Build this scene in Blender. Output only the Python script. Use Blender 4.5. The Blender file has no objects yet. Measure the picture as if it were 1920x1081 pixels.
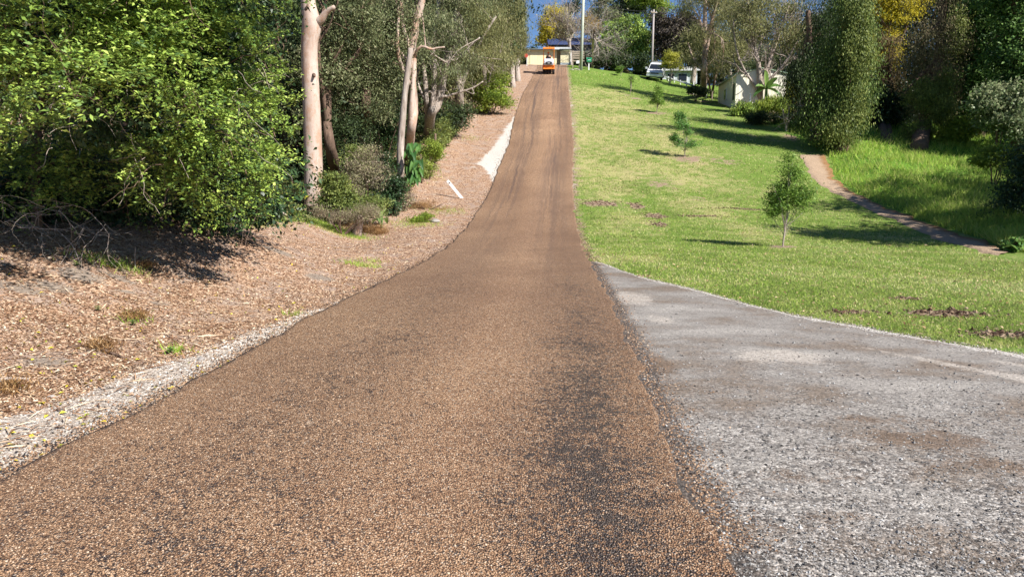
import bpy, math, random
import numpy as np
from mathutils import Vector, Matrix
R_ = math.radians
sc = bpy.context.scene
C = sc.collection
# ------------------------------------------------------------------ camera
F = 1297.0; TH = R_(8.4); CAMZ = 1.7
cd = bpy.data.cameras.new('camera'); cam = bpy.data.objects.new('camera', cd); C.objects.link(cam)
cam.location = (0, 0, CAMZ); cam.rotation_euler = (R_(90) - TH, 0, 0)
cd.sensor_width = 36; cd.lens = 36 * F / 1920; cd.clip_start = .1; cd.clip_end = 2000
sc.camera = cam
# ------------------------------------------------------------------ world, sun, exposure
SUN_EL = 41; SX, SY = .8, -.6          # horizontal direction towards the sun
w = bpy.data.worlds.new('World'); sc.world = w; w.use_nodes = True
nt = w.node_tree; bg = nt.nodes['Background']
sky = nt.nodes.new('ShaderNodeTexSky'); sky.sky_type = 'NISHITA'; sky.sun_disc = False
sky.sun_elevation = R_(SUN_EL); sky.sun_rotation = math.atan2(SX, SY)
sky.air_density = .9; sky.dust_density = 0; sky.ozone_density = 6; sky.altitude = 1500
nt.links.new(sky.outputs[0], bg.inputs[0]); bg.inputs[1].default_value = .065
sd = bpy.data.lights.new('sun', 'SUN'); sun = bpy.data.objects.new('sun', sd); C.objects.link(sun)
sd.energy = 4.8; sd.angle = R_(.5); sd.color = (1, .955, .88)
sv = Vector((SX * math.cos(R_(SUN_EL)), SY * math.cos(R_(SUN_EL)), math.sin(R_(SUN_EL))))
sun.rotation_euler = sv.to_track_quat('Z', 'Y').to_euler(); sun.location = (30, -20, 40)
sc.view_settings.view_transform = 'Standard'; sc.view_settings.look = 'None'
sc.view_settings.exposure = 1.03; sc.view_settings.gamma = 1; sc.view_settings.use_curve_mapping = False
sc.render.engine = 'CYCLES'
cy = sc.cycles
cy.max_bounces = 5; cy.diffuse_bounces = 2; cy.glossy_bounces = 2; cy.transmission_bounces = 3; cy.transparent_max_bounces = 4
cy.caustics_reflective = False; cy.caustics_refractive = False

# ------------------------------------------------------------------ numpy helpers
def sstep(x, a, b):
    t = np.clip((np.asarray(x, float) - a) / (b - a), 0, 1); return t * t * (3 - 2 * t)
_r = np.random.default_rng(5)
_wv = [( _r.normal(size=2), _r.uniform(0, 6.28)) for _ in range(14)]
def undul(x, y, s):
    v = 0
    for i, (k, p) in enumerate(_wv):
        v = v + np.sin((k[0] * x + k[1] * y) * s + p)
    return v / 5.0
XL = np.array([(-12,-3.2),(2,-3.0),(3.73,-2.95),(4.7,-2.87),(6.06,-2.76),(7.73,-2.7),(9.8,-2.57),(11.6,-2.36),(15.2,-2.02),(21.2,-1.75),(26.8,-1.42),(30.6,-1.08),(36.2,-.69),(40.9,-.22),(48.5,.11),(51,.27),(60.2,.9),(68.3,1.78),(78,2.73),(86,3.2),(200,9)])
XR = np.array([(-12,.9),(2.8,.96),(4.2,1.02),(5.4,1.11),(7.76,1.31),(10.5,1.49),(16.75,1.82),(22.2,2.16),(26.9,2.42),(34.3,2.95),(41.2,3.6),(53.7,4.43),(66.5,5.22),(77,5.85),(86,6.5),(200,14)])
def xl(y): return np.interp(y, XL[:, 0], XL[:, 1])
def xr(y): return np.interp(y, XR[:, 0], XR[:, 1])
def g(y):
    y = np.asarray(y, float)
    z = np.where(y < 18, 0, .28 * (np.clip(y, 18, 35) - 18) ** 2 / 34)
    z = z + .28 * np.clip(y - 35, 0, 43)
    t = np.clip(y - 78, 0, 8); z = z + .28 * t - .155 / 16 * t * t
    t = np.clip(y - 86, 0, 10); z = z + .125 * t - .0125 / 2 * t * t
    return z
BK = np.array([(-20,.3),(2,.35),(5,.5),(9,.75),(13,.85),(16,.5),(19,.05),(200,.0)])
def H(x, y):
    x = np.asarray(x, float); y = np.asarray(y, float)
    l = xl(y); r = xr(y); z = g(y)
    dl = l - x; dr = x - r
    z = z - .15 * np.clip(dr - .5, 0, 16) * sstep(y, 42, 76)
    bk = np.interp(y, BK[:, 0], BK[:, 1])
    z = z + bk * sstep(dl, .5, 4.2) + .1 * np.clip(dl - 1.5, 0, 20) * sstep(dl, 1, 5)
    z = z - .3 * np.exp(-((dl - 3.2) / 1.2) ** 2 - ((y - 22) / 2.6) ** 2)
    out = np.maximum(sstep(dl, .1, .9), sstep(dr, .1, 1.2) * (1 - .75 * sstep(-y, -15, -12)))
    z = z + out * (.045 * undul(x, y, .9) + .02 * undul(x + 9, y, 3.1))
    # rough grassy bank right of the track
    px = np.interp(y, [10, 18, 27, 38], [12.5, 12.9, 14.4, 16.6])
    z = z + sstep(x - px, .5, 2.5) * sstep(y, 12, 16) * (1 - sstep(y, 46, 52)) * (.25 + .14 * undul(x, y, 1.7))
    return z
def ray(px, py):
    a = (px - 960) / F; b = (540 - py) / F
    d = np.array([a, math.cos(TH) + b * math.sin(TH), -math.sin(TH) + b * math.cos(TH)])
    return d / d[1]
_ys = np.concatenate([np.arange(1, 30, .05), np.arange(30, 190, .1)])
def P(px, py):                      # where the sight line through a photo pixel meets the ground
    d = ray(px, py); z = CAMZ + d[2] * _ys
    hit = np.nonzero(z <= H(d[0] * _ys, _ys))[0]
    y = _ys[hit[0]] if len(hit) else 150.
    return np.array([d[0] * y, y, float(H(d[0] * y, y))])
def W(px, py, Y):                   # point at distance Y
    d = ray(px, py); return np.array([d[0] * Y, Y, CAMZ + d[2] * Y])
def G(x, y): return np.array([x, y, float(H(x, y))])
def pxm(Y): return Y / F            # metres per photo pixel at distance Y

# ------------------------------------------------------------------ material helpers
class NT:
    def __init__(s, name):
        s.m = bpy.data.materials.new(name); s.m.use_nodes = True; s.t = s.m.node_tree; s.t.nodes.clear()
        s.out = s.t.nodes.new('ShaderNodeOutputMaterial')
    def n(s, typ, ins=None, **kw):
        nd = s.t.nodes.new('ShaderNode' + typ)
        for k, v in kw.items(): setattr(nd, k, v)
        for k, v in (ins or {}).items():
            if isinstance(v, bpy.types.NodeSocket): s.t.links.new(v, nd.inputs[k])
            else: nd.inputs[k].default_value = v
        return nd
    def pos(s): return s.n('NewGeometry').outputs['Position']
    def obj(s): return s.n('TexCoord').outputs['Object']
    def noise(s, scale, detail=4, vec=None, rough=.6, col=False):
        nd = s.n('TexNoise', {'Vector': vec if vec is not None else s.pos(), 'Scale': scale, 'Detail': detail, 'Roughness': rough})
        return nd.outputs['Color' if col else 'Fac']
    def vor(s, scale, vec=None, feature='F1'):
        return s.n('TexVoronoi', {'Vector': vec if vec is not None else s.pos(), 'Scale': scale}, feature=feature)
    def math(s, op, a, b=0.0, c=0.0, clamp=False):
        nd = s.n('Math', {0: a, 1: b, 2: c}, operation=op, use_clamp=clamp); return nd.outputs[0]
    def mix(s, f, a, b, typ='MIX'):
        nd = s.n('Mix', {0: f, 6: a, 7: b}, data_type='RGBA', blend_type=typ); return nd.outputs[2]
    def ramp(s, f, stops, interp='LINEAR'):
        nd = s.n('ValToRGB', {0: f}); cr = nd.color_ramp; cr.interpolation = interp
        while len(cr.elements) < len(stops): cr.elements.new(.5)
        for e, (p, c) in zip(cr.elements, stops):
            e.position = p; e.color = (c if len(c) == 4 else (*c, 1)) if hasattr(c, '__len__') else (c, c, c, 1)
        return nd.outputs[0]
    def th(s, v, t, k):                # soft threshold
        return s.math('MULTIPLY_ADD', s.math('SUBTRACT', v, t), k, .5, clamp=True)
    def attr(s, name): return s.n('Attribute', attribute_name=name)
    def bump(s, h, strength=.5, dist=.02, normal=None):
        i = {'Height': h, 'Strength': strength, 'Distance': dist}
        if normal is not None: i['Normal'] = normal
        return s.n('Bump', i).outputs[0]
    def pbr(s, col, rough=.8, spec=.5, normal=None, metal=0.0, **kw):
        i = {'Base Color': col, 'Roughness': rough, 'Specular IOR Level': spec, 'Metallic': metal}
        if normal is not None: i['Normal'] = normal
        i.update(kw)
        return s.n('BsdfPrincipled', i).outputs[0]
    def done(s, sh): s.t.links.new(sh, s.out.inputs[0]); return s.m

def rgb(r, g_, b): return (r, g_, b, 1)
def plain(name, c, rough=.6, spec=.5, metal=0.0, var=.18, scale=6, coat=0.0):
    m = NT(name); n = m.noise(scale, 5, m.obj())
    c0 = rgb(*[v * (1 - var) for v in c]); c1 = rgb(*[min(1, v * (1 + var)) for v in c])
    col = m.ramp(n, [(.3, c0), (.7, c1)])
    return m.done(m.pbr(col, m.ramp(m.noise(scale * 3, 3, m.obj()), [(.3, max(0, rough - .1)), (.7, min(1, rough + .1))]), spec, m.bump(n, .1, .01), metal, **({'Coat Weight': coat} if coat else {})))

def leafmat(name, cols, trans=.3, rough=.45, spec=.4):
    rough = rough + .1; spec = spec * .55
    """cols: dark -> light leaf colours, picked per leaf by the random 'tint' of that leaf"""
    m = NT(name); t = m.attr('tint').outputs['Fac']
    k = len(cols) - 1
    col = m.ramp(t, [(.1 + .8 * i / k, rgb(*c)) for i, c in enumerate(cols)])
    a = m.pbr(col, rough, spec)
    tc = m.mix(.5, col, rgb(*[min(1, v * 1.6) for v in cols[-1]]))
    b = m.n('BsdfTranslucent', {'Color': tc}).outputs[0]
    return m.done(m.n('MixShader', {0: trans, 1: a, 2: b}).outputs[0])

def barkmat(name, c0, c1, c2, vs=1.2, patch=3.0, bumpd=.02, stain=None):
    m = NT(name)
    vec = m.n('Mapping', {'Vector': m.pos(), 'Scale': (1, 1, .16)}).outputs[0]
    a = m.noise(vs * 9, 6, vec, .65); b = m.noise(patch, 4, None, .6); f = m.noise(45, 3)
    col = m.ramp(a, [(.3, rgb(*c0)), (.5, rgb(*c1)), (.7, rgb(*c2))])
    col = m.mix(m.th(b, .52, 5), col, rgb(*c1)); col = m.mix(m.math('MULTIPLY', m.th(f, .62, 8), .45), col, rgb(*c0))
    if stain:
        sv_ = m.n('Mapping', {'Vector': m.pos(), 'Scale': (1, 1, .45)}).outputs[0]
        col = m.mix(m.math('MULTIPLY', m.th(m.math('ADD', m.noise(3.2, 6, sv_, .75), m.math('MULTIPLY', m.math('SUBTRACT', f, .5), .3)), .53, 9), .65), col, rgb(*stain))
        col = m.mix(m.math('MULTIPLY', m.th(m.noise(1.1, 5, sv_, .7), .60, 10), .5), col, rgb(.16, .13, .11))
    return m.done(m.pbr(col, .85, .25, m.bump(m.math('ADD', a, m.math('MULTIPLY', f, .3)), .7, bumpd)))

# ------------------------------------------------------------------ mesh helpers
def link(name, me, mat=None, parent=None, **tags):
    o = bpy.data.objects.new(name, me); C.objects.link(o)
    if mat is not None and me is not None:
        for mm in (mat if isinstance(mat, (list, tuple)) else [mat]): me.materials.append(mm)
    if parent is not None: o.parent = parent
    for k, v in tags.items():
        if v is not None: o[k] = v
    return o
def thing(name, label, cat, loc=(0, 0, 0), rz=0.0, group=None, rot=None):
    o = bpy.data.objects.new(name, None); C.objects.link(o); o.empty_display_size = .2
    o.location = tuple(float(v) for v in loc); o.rotation_euler = rot or (0, 0, rz)
    o['label'] = label; o['category'] = cat
    if group: o['group'] = group
    return o
class MB:
    def __init__(s): s.v = []; s.f = []; s.n = 0; s.t = []
    def add(s, v, f, tint=None):
        v = np.asarray(v, float); s.v.append(v); s.f += [tuple(int(i) + s.n for i in q) for q in f]; s.n += len(v)
        s.t += [.5 if tint is None else tint] * len(f)
    def box(s, c, d, rz=0.0, taper=1.0, tapy=None, rx=0.0, shift=(0, 0)):
        x, y, z = [k / 2 for k in d]; ty = taper if tapy is None else tapy
        v = np.array([(-x,-y,-z),(x,-y,-z),(x,y,-z),(-x,y,-z),(-x*taper+shift[0],-y*ty+shift[1],z),(x*taper+shift[0],-y*ty+shift[1],z),(x*taper+shift[0],y*ty+shift[1],z),(-x*taper+shift[0],y*ty+shift[1],z)])
        if rx: v = v @ np.array(Matrix.Rotation(rx, 3, 'X')).T
        if rz: v = v @ np.array(Matrix.Rotation(rz, 3, 'Z')).T
        s.add(v + np.array(c), [(0,3,2,1),(4,5,6,7),(0,1,5,4),(1,2,6,5),(2,3,7,6),(3,0,4,7)])
        return s
    def tube(s, pts, rad, sides=8, caps=True, wob=0.0, rng=None):
        pts = np.asarray(pts, float); n = len(pts); rad = np.broadcast_to(rad, (n,))
        tg = np.gradient(pts, axis=0); tg /= np.linalg.norm(tg, axis=1)[:, None] + 1e-9
        ref = np.array([0, 1, 0.]) if abs(tg[:, 1]).mean() < .8 else np.array([1, 0, 0.])
        u = np.cross(tg, ref); u /= np.linalg.norm(u, axis=1)[:, None] + 1e-9
        v = np.cross(tg, u); a = np.arange(sides) * 2 * math.pi / sides
        rr = rad[:, None] * np.ones(sides)
        if wob: rr = rr * (1 + wob * (rng or np.random.default_rng(1)).normal(size=(n, sides)))
        ring = pts[:, None] + rr[..., None] * (np.cos(a)[None, :, None] * u[:, None] + np.sin(a)[None, :, None] * v[:, None])
        f = []
        for i in range(n - 1):
            for j in range(sides):
                k = (j + 1) % sides; f.append((i * sides + j, i * sides + k, (i + 1) * sides + k, (i + 1) * sides + j))
        if caps: f.append(tuple(range(sides))[::-1]); f.append(tuple((n - 1) * sides + j for j in range(sides)))
        s.add(ring.reshape(-1, 3), f); return s
    def cyl(s, c, r, h, axis='z', sides=20, r2=None):
        d = {'x': (1, 0, 0), 'y': (0, 1, 0), 'z': (0, 0, 1)}[axis]; c = np.array(c, float); d = np.array(d, float)
        return s.tube([c - d * h / 2, c + d * h / 2], [r, r if r2 is None else r2], sides)
    def prism(s, prof, x0, x1, inset=None):      # profile in (y, z) swept along x
        n = len(prof); v = [(x0, y, z) for y, z in prof] + [(x1, y, z) for y, z in prof]
        f = [(i, i + n, (i + 1) % n + n, (i + 1) % n) for i in range(n)] + [tuple(range(n)), tuple(range(n, 2 * n))[::-1]]
        s.add(v, f); return s
    def mesh(s, name, off=None, smooth=False):
        v = np.concatenate(s.v) if s.v else np.zeros((0, 3))
        if off is not None: v = v - np.asarray(off)
        me = bpy.data.meshes.new(name); me.from_pydata(v.tolist(), [], s.f); me.update()
        a = me.attributes.new('tint', 'FLOAT', 'FACE'); a.data.foreach_set('value', np.array(s.t, dtype=np.float32))
        if smooth: me.polygons.foreach_set('use_smooth', [True] * len(me.polygons))
        return me
    def build(s, name, mat, parent=None, off=None, smooth=False, bevel=0.0, **tags):
        o = link(name, s.mesh(name, off, smooth), mat, parent, **tags)
        if bevel:
            b = o.modifiers.new('bevel', 'BEVEL'); b.width = bevel; b.segments = 2; b.limit_method = 'ANGLE'; b.angle_limit = .6
        return o
def quads(name, V, tint=None, smooth=False):
    """V: (N,k,3) faces of k corners as one mesh"""
    N, k = V.shape[:2]
    me = bpy.data.meshes.new(name); me.vertices.add(N * k); me.vertices.foreach_set('co', V.reshape(-1).astype(np.float32))
    me.loops.add(N * k); me.loops.foreach_set('vertex_index', np.arange(N * k, dtype=np.int32))
    me.polygons.add(N); me.polygons.foreach_set('loop_start', np.arange(0, N * k, k, dtype=np.int32))
    me.update(calc_edges=True)
    if tint is not None:
        a = me.attributes.new('tint', 'FLOAT', 'FACE'); a.data.foreach_set('value', tint.astype(np.float32))
    return me
def nrm(v): return v / (np.linalg.norm(v, axis=-1, keepdims=True) + 1e-9)
def leafquads(c, d, n, L, wr):
    """diamond leaves centred at c along d, facing n"""
    d = nrm(d); s = nrm(np.cross(d, n)); n = nrm(np.cross(s, d)); L = L[:, None]; w_ = L * wr
    fold = n * w_ * .25
    return np.stack([c - d * L * .5, c + s * w_ * .5 + fold - d * L * .06, c + d * L * .5 - n * L * .06, c - s * w_ * .5 + fold - d * L * .06], 1)
def crown(blobs, N, size, seed, wr=.45, k=26, cr=.35, droop=.2, flat=.55, shell=.42, up=.6, low=-.7, lump=.4, hole=.3, hs=1.6, hz=.8):
    """blobs: [(centre, (rx,ry,rz))]; returns leaf quads and a random tint per leaf"""
    rng = np.random.default_rng(seed); Vs = []; Ts = []
    A = np.array([(b[1][0] * b[1][1] + b[1][0] * b[1][2] + b[1][1] * b[1][2]) for b in blobs]); A = A / A.sum()
    for (c, r), a in zip(blobs, A):
        nc = max(3, int(N * a / k)); v = nrm(rng.normal(size=(nc * 2, 3))); v = v[v[:, 2] > low][:nc]; nc = len(v)
        ph = rng.uniform(0, 6.28, 6); kk = rng.normal(size=(6, 3)) * 3.2
        lum = np.clip(sum(np.sin(v @ kk[i] + ph[i]) for i in range(6)) / 3., -.9, .75)
        rad = rng.uniform(0, 1, nc) ** shell * (1 + lump * lum)
        cc = np.asarray(c) + v * rad[:, None] * np.asarray(r)
        if hole:                                   # ragged gaps running through the crown
            kh = rng.normal(size=(5, 3)) * hs * np.array([1, 1, hz]); hv = sum(np.sin(cc @ kh[i] + ph[i]) for i in range(5)) + rng.normal(size=nc) * .35
            keep = hv > np.quantile(hv, hole); cc = cc[keep]; v = v[keep]; nc = len(cc)
            k_ = int(k / (1 - hole * .8))
        else: k_ = k
        crr = cr * rng.uniform(.6, 1.35, nc); ct = rng.uniform(0, 1, nc)
        idx = np.repeat(np.arange(nc), k_); M = len(idx)
        p = cc[idx] + rng.normal(size=(M, 3)) * crr[idx, None] * np.array([.6, .6, .6 * flat])
        out = v[idx]
        n = nrm(out * .5 + rng.normal(size=(M, 3)) * .55 + np.array([0, 0, up]))
        d = rng.normal(size=(M, 3)) * .7 + out * .5 + np.array([0, 0, -droop * 2])
        L = size * rng.uniform(.6, 1.35, M)
        Vs.append(leafquads(p, d, n, L, wr)); Ts.append(np.clip(.68 * ct[idx] + .32 * rng.uniform(0, 1, M), 0, 1))
    return np.concatenate(Vs), np.concatenate(Ts)
def smooth_line(pts, rad=None, sub=4):
    pts = np.asarray(pts, float); n = len(pts)
    if n < 3: return (pts, rad)
    q = np.vstack([2 * pts[0] - pts[1], pts, 2 * pts[-1] - pts[-2]]); out = []; ro = []
    for i in range(n - 1):
        p0, p1, p2, p3 = q[i:i + 4]
        for t in np.arange(sub) / sub:
            out.append(.5 * (2 * p1 + (p2 - p0) * t + (2 * p0 - 5 * p1 + 4 * p2 - p3) * t * t + (3 * p1 - p0 - 3 * p2 + p3) * t ** 3))
            if rad is not None: ro.append(rad[i] * (1 - t) + rad[i + 1] * t)
    out.append(pts[-1]); ro.append(rad[-1] if rad is not None else 0)
    return np.array(out), np.array(ro)
def branches(mb, p, d, L, r, depth, rng, sides=6, spread=.7, up=.15, curl=.25, kids=(2, 4), shrink=.68, tips=None):
    n = 5; pts = [np.asarray(p, float)]; d = nrm(np.asarray(d, float))
    for i in range(n):
        d = nrm(d + rng.normal(size=3) * curl * .5 + np.array([0, 0, up * .3])); pts.append(pts[-1] + d * L / n)
    rr = np.linspace(r, r * .55, n + 1)
    mb.tube(pts, rr, max(3, sides), caps=False)
    if depth <= 0:
        if tips is not None: tips.append(pts[-1])
        return
    for j in range(rng.integers(kids[0], kids[1] + 1)):
        i = n if j == 0 else rng.integers(2, n + 1)
        dd = nrm(d + rng.normal(size=3) * spread + np.array([0, 0, up]))
        branches(mb, pts[i], dd, L * shrink * rng.uniform(.8, 1.2), rr[i] * .72, depth - 1, rng, sides - 1, spread, up, curl, kids, shrink, tips)
def pline(pts, Y):                  # photo pixels (+ optional own distance) -> points
    return [W(p[0], p[1], (p[2] if len(p) > 2 else Y)) for p in pts]
def pblobs(bl, Y):                  # (px,py,rpx,rpy[,dY]) -> ellipsoids with real depth
    o = []
    for b in bl:
        y = Y + (b[4] if len(b) > 4 else 0); s = pxm(y); rx, rz = b[2] * s, b[3] * s
        o.append((W(b[0], b[1], y), (rx, min(rx, max(rz, .5 * rx)) * .9 + .1, rz)))
    return o
def tree(name, label, cat, Y, base, trunks, blobs, N, size, lmat, bmat, seed, group=None, limbs=6, sides=10, ground=True, limbr=.3, **kw):
    """trunks: list of ([(px,py[,Y])...], r0, r1); blobs in photo pixels at distance Y"""
    b = np.array(base, float) if len(base) == 3 else P(*base)
    rng = np.random.default_rng(seed)
    root = thing(name, label, cat, b, 0, group)
    mb = MB(); B = pblobs(blobs, Y) if blobs and len(blobs[0]) > 2 and not hasattr(blobs[0][0], '__len__') else blobs
    ends = []
    for tr, r0, r1 in trunks:
        pts = [b + np.array([0, 0, -.15])] + pline(tr, Y) if tr and not hasattr(tr[0][0], '__len__') and len(tr[0]) <= 3 and not isinstance(tr[0], np.ndarray) else [b + np.array([0, 0, -.15])] + list(tr)
        n = len(pts); rad = np.linspace(r0, r1, n); rad[0] *= 1.25
        q, rr = smooth_line(pts, rad, 5); mb.tube(q, rr, sides, wob=.04, rng=rng); ends.append((q, rr))
    if ends and B:
        for i in range(limbs):
            q, rr = ends[i % len(ends)]; k = rng.integers(len(q) // 3, len(q)); c, r = B[rng.integers(len(B))]
            t = c + rng.normal(size=3) * np.array(r) * .45; s = q[k]; m = (s + t) / 2 + rng.normal(size=3) * np.linalg.norm(t - s) * .1
            l, lr = smooth_line([s, m, t], [rr[k] * .6, rr[k] * .4, rr[k] * .12], 4); mb.tube(l, lr, 6, caps=False)
            for z in range(2):
                j = rng.integers(2, len(l)); branches(mb, l[j], nrm(t - s) + rng.normal(size=3) * .6, np.linalg.norm(t - s) * limbr, lr[j] * .6, 1, rng, 5)
    if mb.n: mb.build('trunk', bmat, root, off=b, smooth=True)
    if N and B:
        V, T = crown(B, N, size, seed, **kw); V = V - b
        link('crown', quads('crown', V, T), lmat, root)
    return root

# ================================================================== GROUND MATERIALS
def ground_material():
    m = NT('ground_soil_grass'); p = m.pos()
    z = m.n('SeparateColor', {0: m.attr('zone').outputs['Color']}).outputs
    z2 = m.n('SeparateColor', {0: m.attr('zone2').outputs['Color']}).outputs
    big = m.noise(.35, 4); mid = m.noise(2.2, 6); fine = m.noise(18, 6, None, .7); vf = m.noise(70, 4, None, .7)
    vo = m.vor(34); cr = m.n('SeparateColor', {0: vo.outputs['Color']}).outputs[0]
    # leaf mulch and bare pinkish soil
    mul = m.ramp(cr, [(0, rgb(.10,.055,.035)), (.3, rgb(.22,.12,.075)), (.6, rgb(.36,.22,.14)), (.85, rgb(.50,.34,.23)), (1, rgb(.62,.47,.34))])
    soil = m.ramp(fine, [(.3, rgb(.22,.155,.12)), (.55, rgb(.36,.265,.21)), (.75, rgb(.48,.38,.31))])
    left = m.mix(m.th(m.math('ADD', mid, m.math('MULTIPLY', m.math('SUBTRACT', fine, .5), .6)), .56, 7), mul, soil)
    mossc = m.ramp(fine, [(.35, rgb(.10,.15,.03)), (.65, rgb(.22,.30,.06))])
    left = m.mix(m.th(m.math('ADD', z2[1], m.math('MULTIPLY', m.math('SUBTRACT', fine, .5), .9)), .5, 5), left, mossc)
    left = m.mix(m.math('MULTIPLY', m.th(m.math('ADD', z2[2], m.math('MULTIPLY', m.math('SUBTRACT', fine, .5), .9)), .5, 5), m.math('SUBTRACT', 1.0, z[0])), left, m.ramp(fine, [(.3, rgb(.17,.13,.10)), (.7, rgb(.34,.275,.225))]))
    # lawn
    g1 = m.ramp(vf, [(.3, rgb(.07,.12,.02)), (.55, rgb(.14,.22,.035)), (.8, rgb(.25,.32,.07))])
    dry = m.ramp(vf, [(.3, rgb(.24,.21,.08)), (.6, rgb(.40,.36,.17)), (.8, rgb(.52,.46,.27))])
    dm = m.math('ADD', m.math('ADD', m.math('MULTIPLY', big, .6), m.math('MULTIPLY', mid, .9)), m.math('MULTIPLY', m.math('SUBTRACT', fine, .5), 1.2))
    dm = m.math('ADD', dm, m.math('MULTIPLY', z2[0], .55))
    lawn = m.mix(m.th(dm, .915, 3.6), g1, dry)
    lg = m.ramp(fine, [(.3, rgb(.06,.13,.015)), (.6, rgb(.13,.26,.03)), (.8, rgb(.24,.36,.06))])
    lawn = m.mix(m.th(z2[2], .5, 6), lawn, lg)
    bare = m.ramp(m.math('ADD', m.math('MULTIPLY', fine, .6), m.math('MULTIPLY', vf, .4)), [(.35, rgb(.10,.068,.045)), (.5, rgb(.27,.19,.13)), (.65, rgb(.44,.34,.25))])
    jit = m.math('ADD', m.math('MULTIPLY', m.math('SUBTRACT', mid, .5), 1.5), m.math('MULTIPLY', m.math('SUBTRACT', fine, .5), 1.3))
    lawn = m.mix(m.th(m.math('ADD', z[2], jit), .5, 6), lawn, bare)
    col = m.mix(m.th(m.math('ADD', z[0], m.math('MULTIPLY', jit, .6)), .5, 8), left, lawn)
    # crushed white rock on the shoulder
    v2 = m.vor(42); c2 = m.n('SeparateColor', {0: v2.outputs['Color']}).outputs[1]
    wht = m.ramp(c2, [(0, rgb(.14,.12,.11)), (.2, rgb(.32,.27,.23)), (.6, rgb(.47,.42,.37)), (1, rgb(.60,.56,.52))])
    wht = m.mix(m.th(fine, .54, 6), wht, rgb(.42,.33,.26))
    wht = m.mix(m.attr('clean').outputs['Fac'], wht, m.ramp(fine, [(.3, rgb(.40,.36,.32)), (.7, rgb(.60,.57,.53))]))
    col = m.mix(m.th(m.math('ADD', z[1], jit), .5, 5), col, wht)
    bh = m.math('ADD', m.math('MULTIPLY', vo.outputs['Distance'], .5), fine)
    return m.done(m.pbr(col, .9, .2, m.bump(bh, .9, .035)))
def road_material():
    m = NT('brown_chip_seal'); uv = m.n('TexCoord').outputs['UV']; p = m.pos()
    vo = m.vor(92); ch = m.n('SeparateColor', {0: vo.outputs['Color']}).outputs
    col = m.ramp(ch[0], [(0, rgb(.10,.055,.035)), (.2, rgb(.235,.135,.078)), (.5, rgb(.35,.215,.128)), (.8, rgb(.45,.30,.19)), (.96, rgb(.54,.42,.31)), (1, rgb(.62,.54,.46))])
    gap = m.ramp(vo.outputs['Distance'], [(.3, 1.0), (.7, .42)]); col = m.mix(1.0, col, gap, 'MULTIPLY')
    tone = m.noise(.5, 4, m.n('Mapping', {'Vector': uv, 'Scale': (1.6, .35, 1)}).outputs[0])
    col = m.mix(1.0, col, m.ramp(tone, [(.35, rgb(.80,.70,.64)), (.65, rgb(1.20,1.12,1.03))]), 'MULTIPLY')
    s = m.n('SeparateXYZ', {0: uv}).outputs; u = s[0]; v = s[1]
    mid_ = m.math('SUBTRACT', 1.0, m.math('DIVIDE', m.math('ABSOLUTE', m.math('SUBTRACT', u, .60)), .22), clamp=True)
    col = m.mix(1.0, col, m.mix(mid_, rgb(1.04,1.06,1.08), rgb(1.28,1.31,1.33)), 'MULTIPLY')
    # wheel-path bleeding: dark bitumen speckle in long irregular bands
    def band(c, wd): return m.math('SUBTRACT', 1.0, m.math('DIVIDE', m.math('ABSOLUTE', m.math('SUBTRACT', u, c)), wd), clamp=True)
    near = m.math('SUBTRACT', 1.0, m.math('DIVIDE', v, 16), clamp=True)
    b1 = m.math('MULTIPLY', band(.87, .22), m.math('MULTIPLY_ADD', near, 1.0, .25)); b2 = m.math('MULTIPLY', band(.34, .40), m.math('MULTIPLY_ADD', near, .6, .15))
    patch = m.noise(1.5, 3, m.n('Mapping', {'Vector': uv, 'Scale': (1.4, .5, 1)}).outputs[0])
    sp = m.math('ADD', m.math('MULTIPLY', m.noise(34, 3, None, .6), .6), m.math('MULTIPLY', m.noise(9, 3, None, .6), .4)); big = m.math('MULTIPLY', m.math('ADD', b1, b2), patch)
    th = m.math('MULTIPLY_ADD', big, -.36, .625)
    dark = m.math('MULTIPLY', m.math('SUBTRACT', m.math('ADD', m.math('MULTIPLY', sp, .85), m.math('MULTIPLY', ch[1], .15)), th), 30, clamp=True)
    bit = rgb(.022, .02, .024)
    col = m.mix(m.math('MULTIPLY', dark, .85), col, bit)
    # faint dark tyre lines climbing the hill
    st = m.noise(1.0, 5, m.n('Mapping', {'Vector': uv, 'Scale': (16, .05, 1)}).outputs[0], .7)
    far = m.math('MULTIPLY_ADD', v, .03, -.25, clamp=True)
    lines = m.math('MULTIPLY', m.math('MULTIPLY', m.th(st, .52, 9), m.math('ADD', band(.27, .24), band(.74, .24))), far)
    col = m.mix(m.math('MULTIPLY', lines, .75), col, rgb(.07, .05, .05))
    # ragged bitumen along both edges
    e = m.math('MINIMUM', u, m.math('SUBTRACT', 1.06, u)); en = m.math('MULTIPLY_ADD', m.noise(5, 5, None, .7), .055, -.008)
    col = m.mix(m.math('MULTIPLY', m.math('MULTIPLY', m.math('SUBTRACT', en, e), 60, clamp=True), .8), col, bit)
    h = m.math('SUBTRACT', m.math('MULTIPLY', ch[2], .7), m.math('MULTIPLY', vo.outputs['Distance'], 1.6))
    return m.done(m.pbr(col, m.math('MULTIPLY_ADD', dark, -.35, .78), .35, m.bump(h, .85, .012)))
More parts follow.
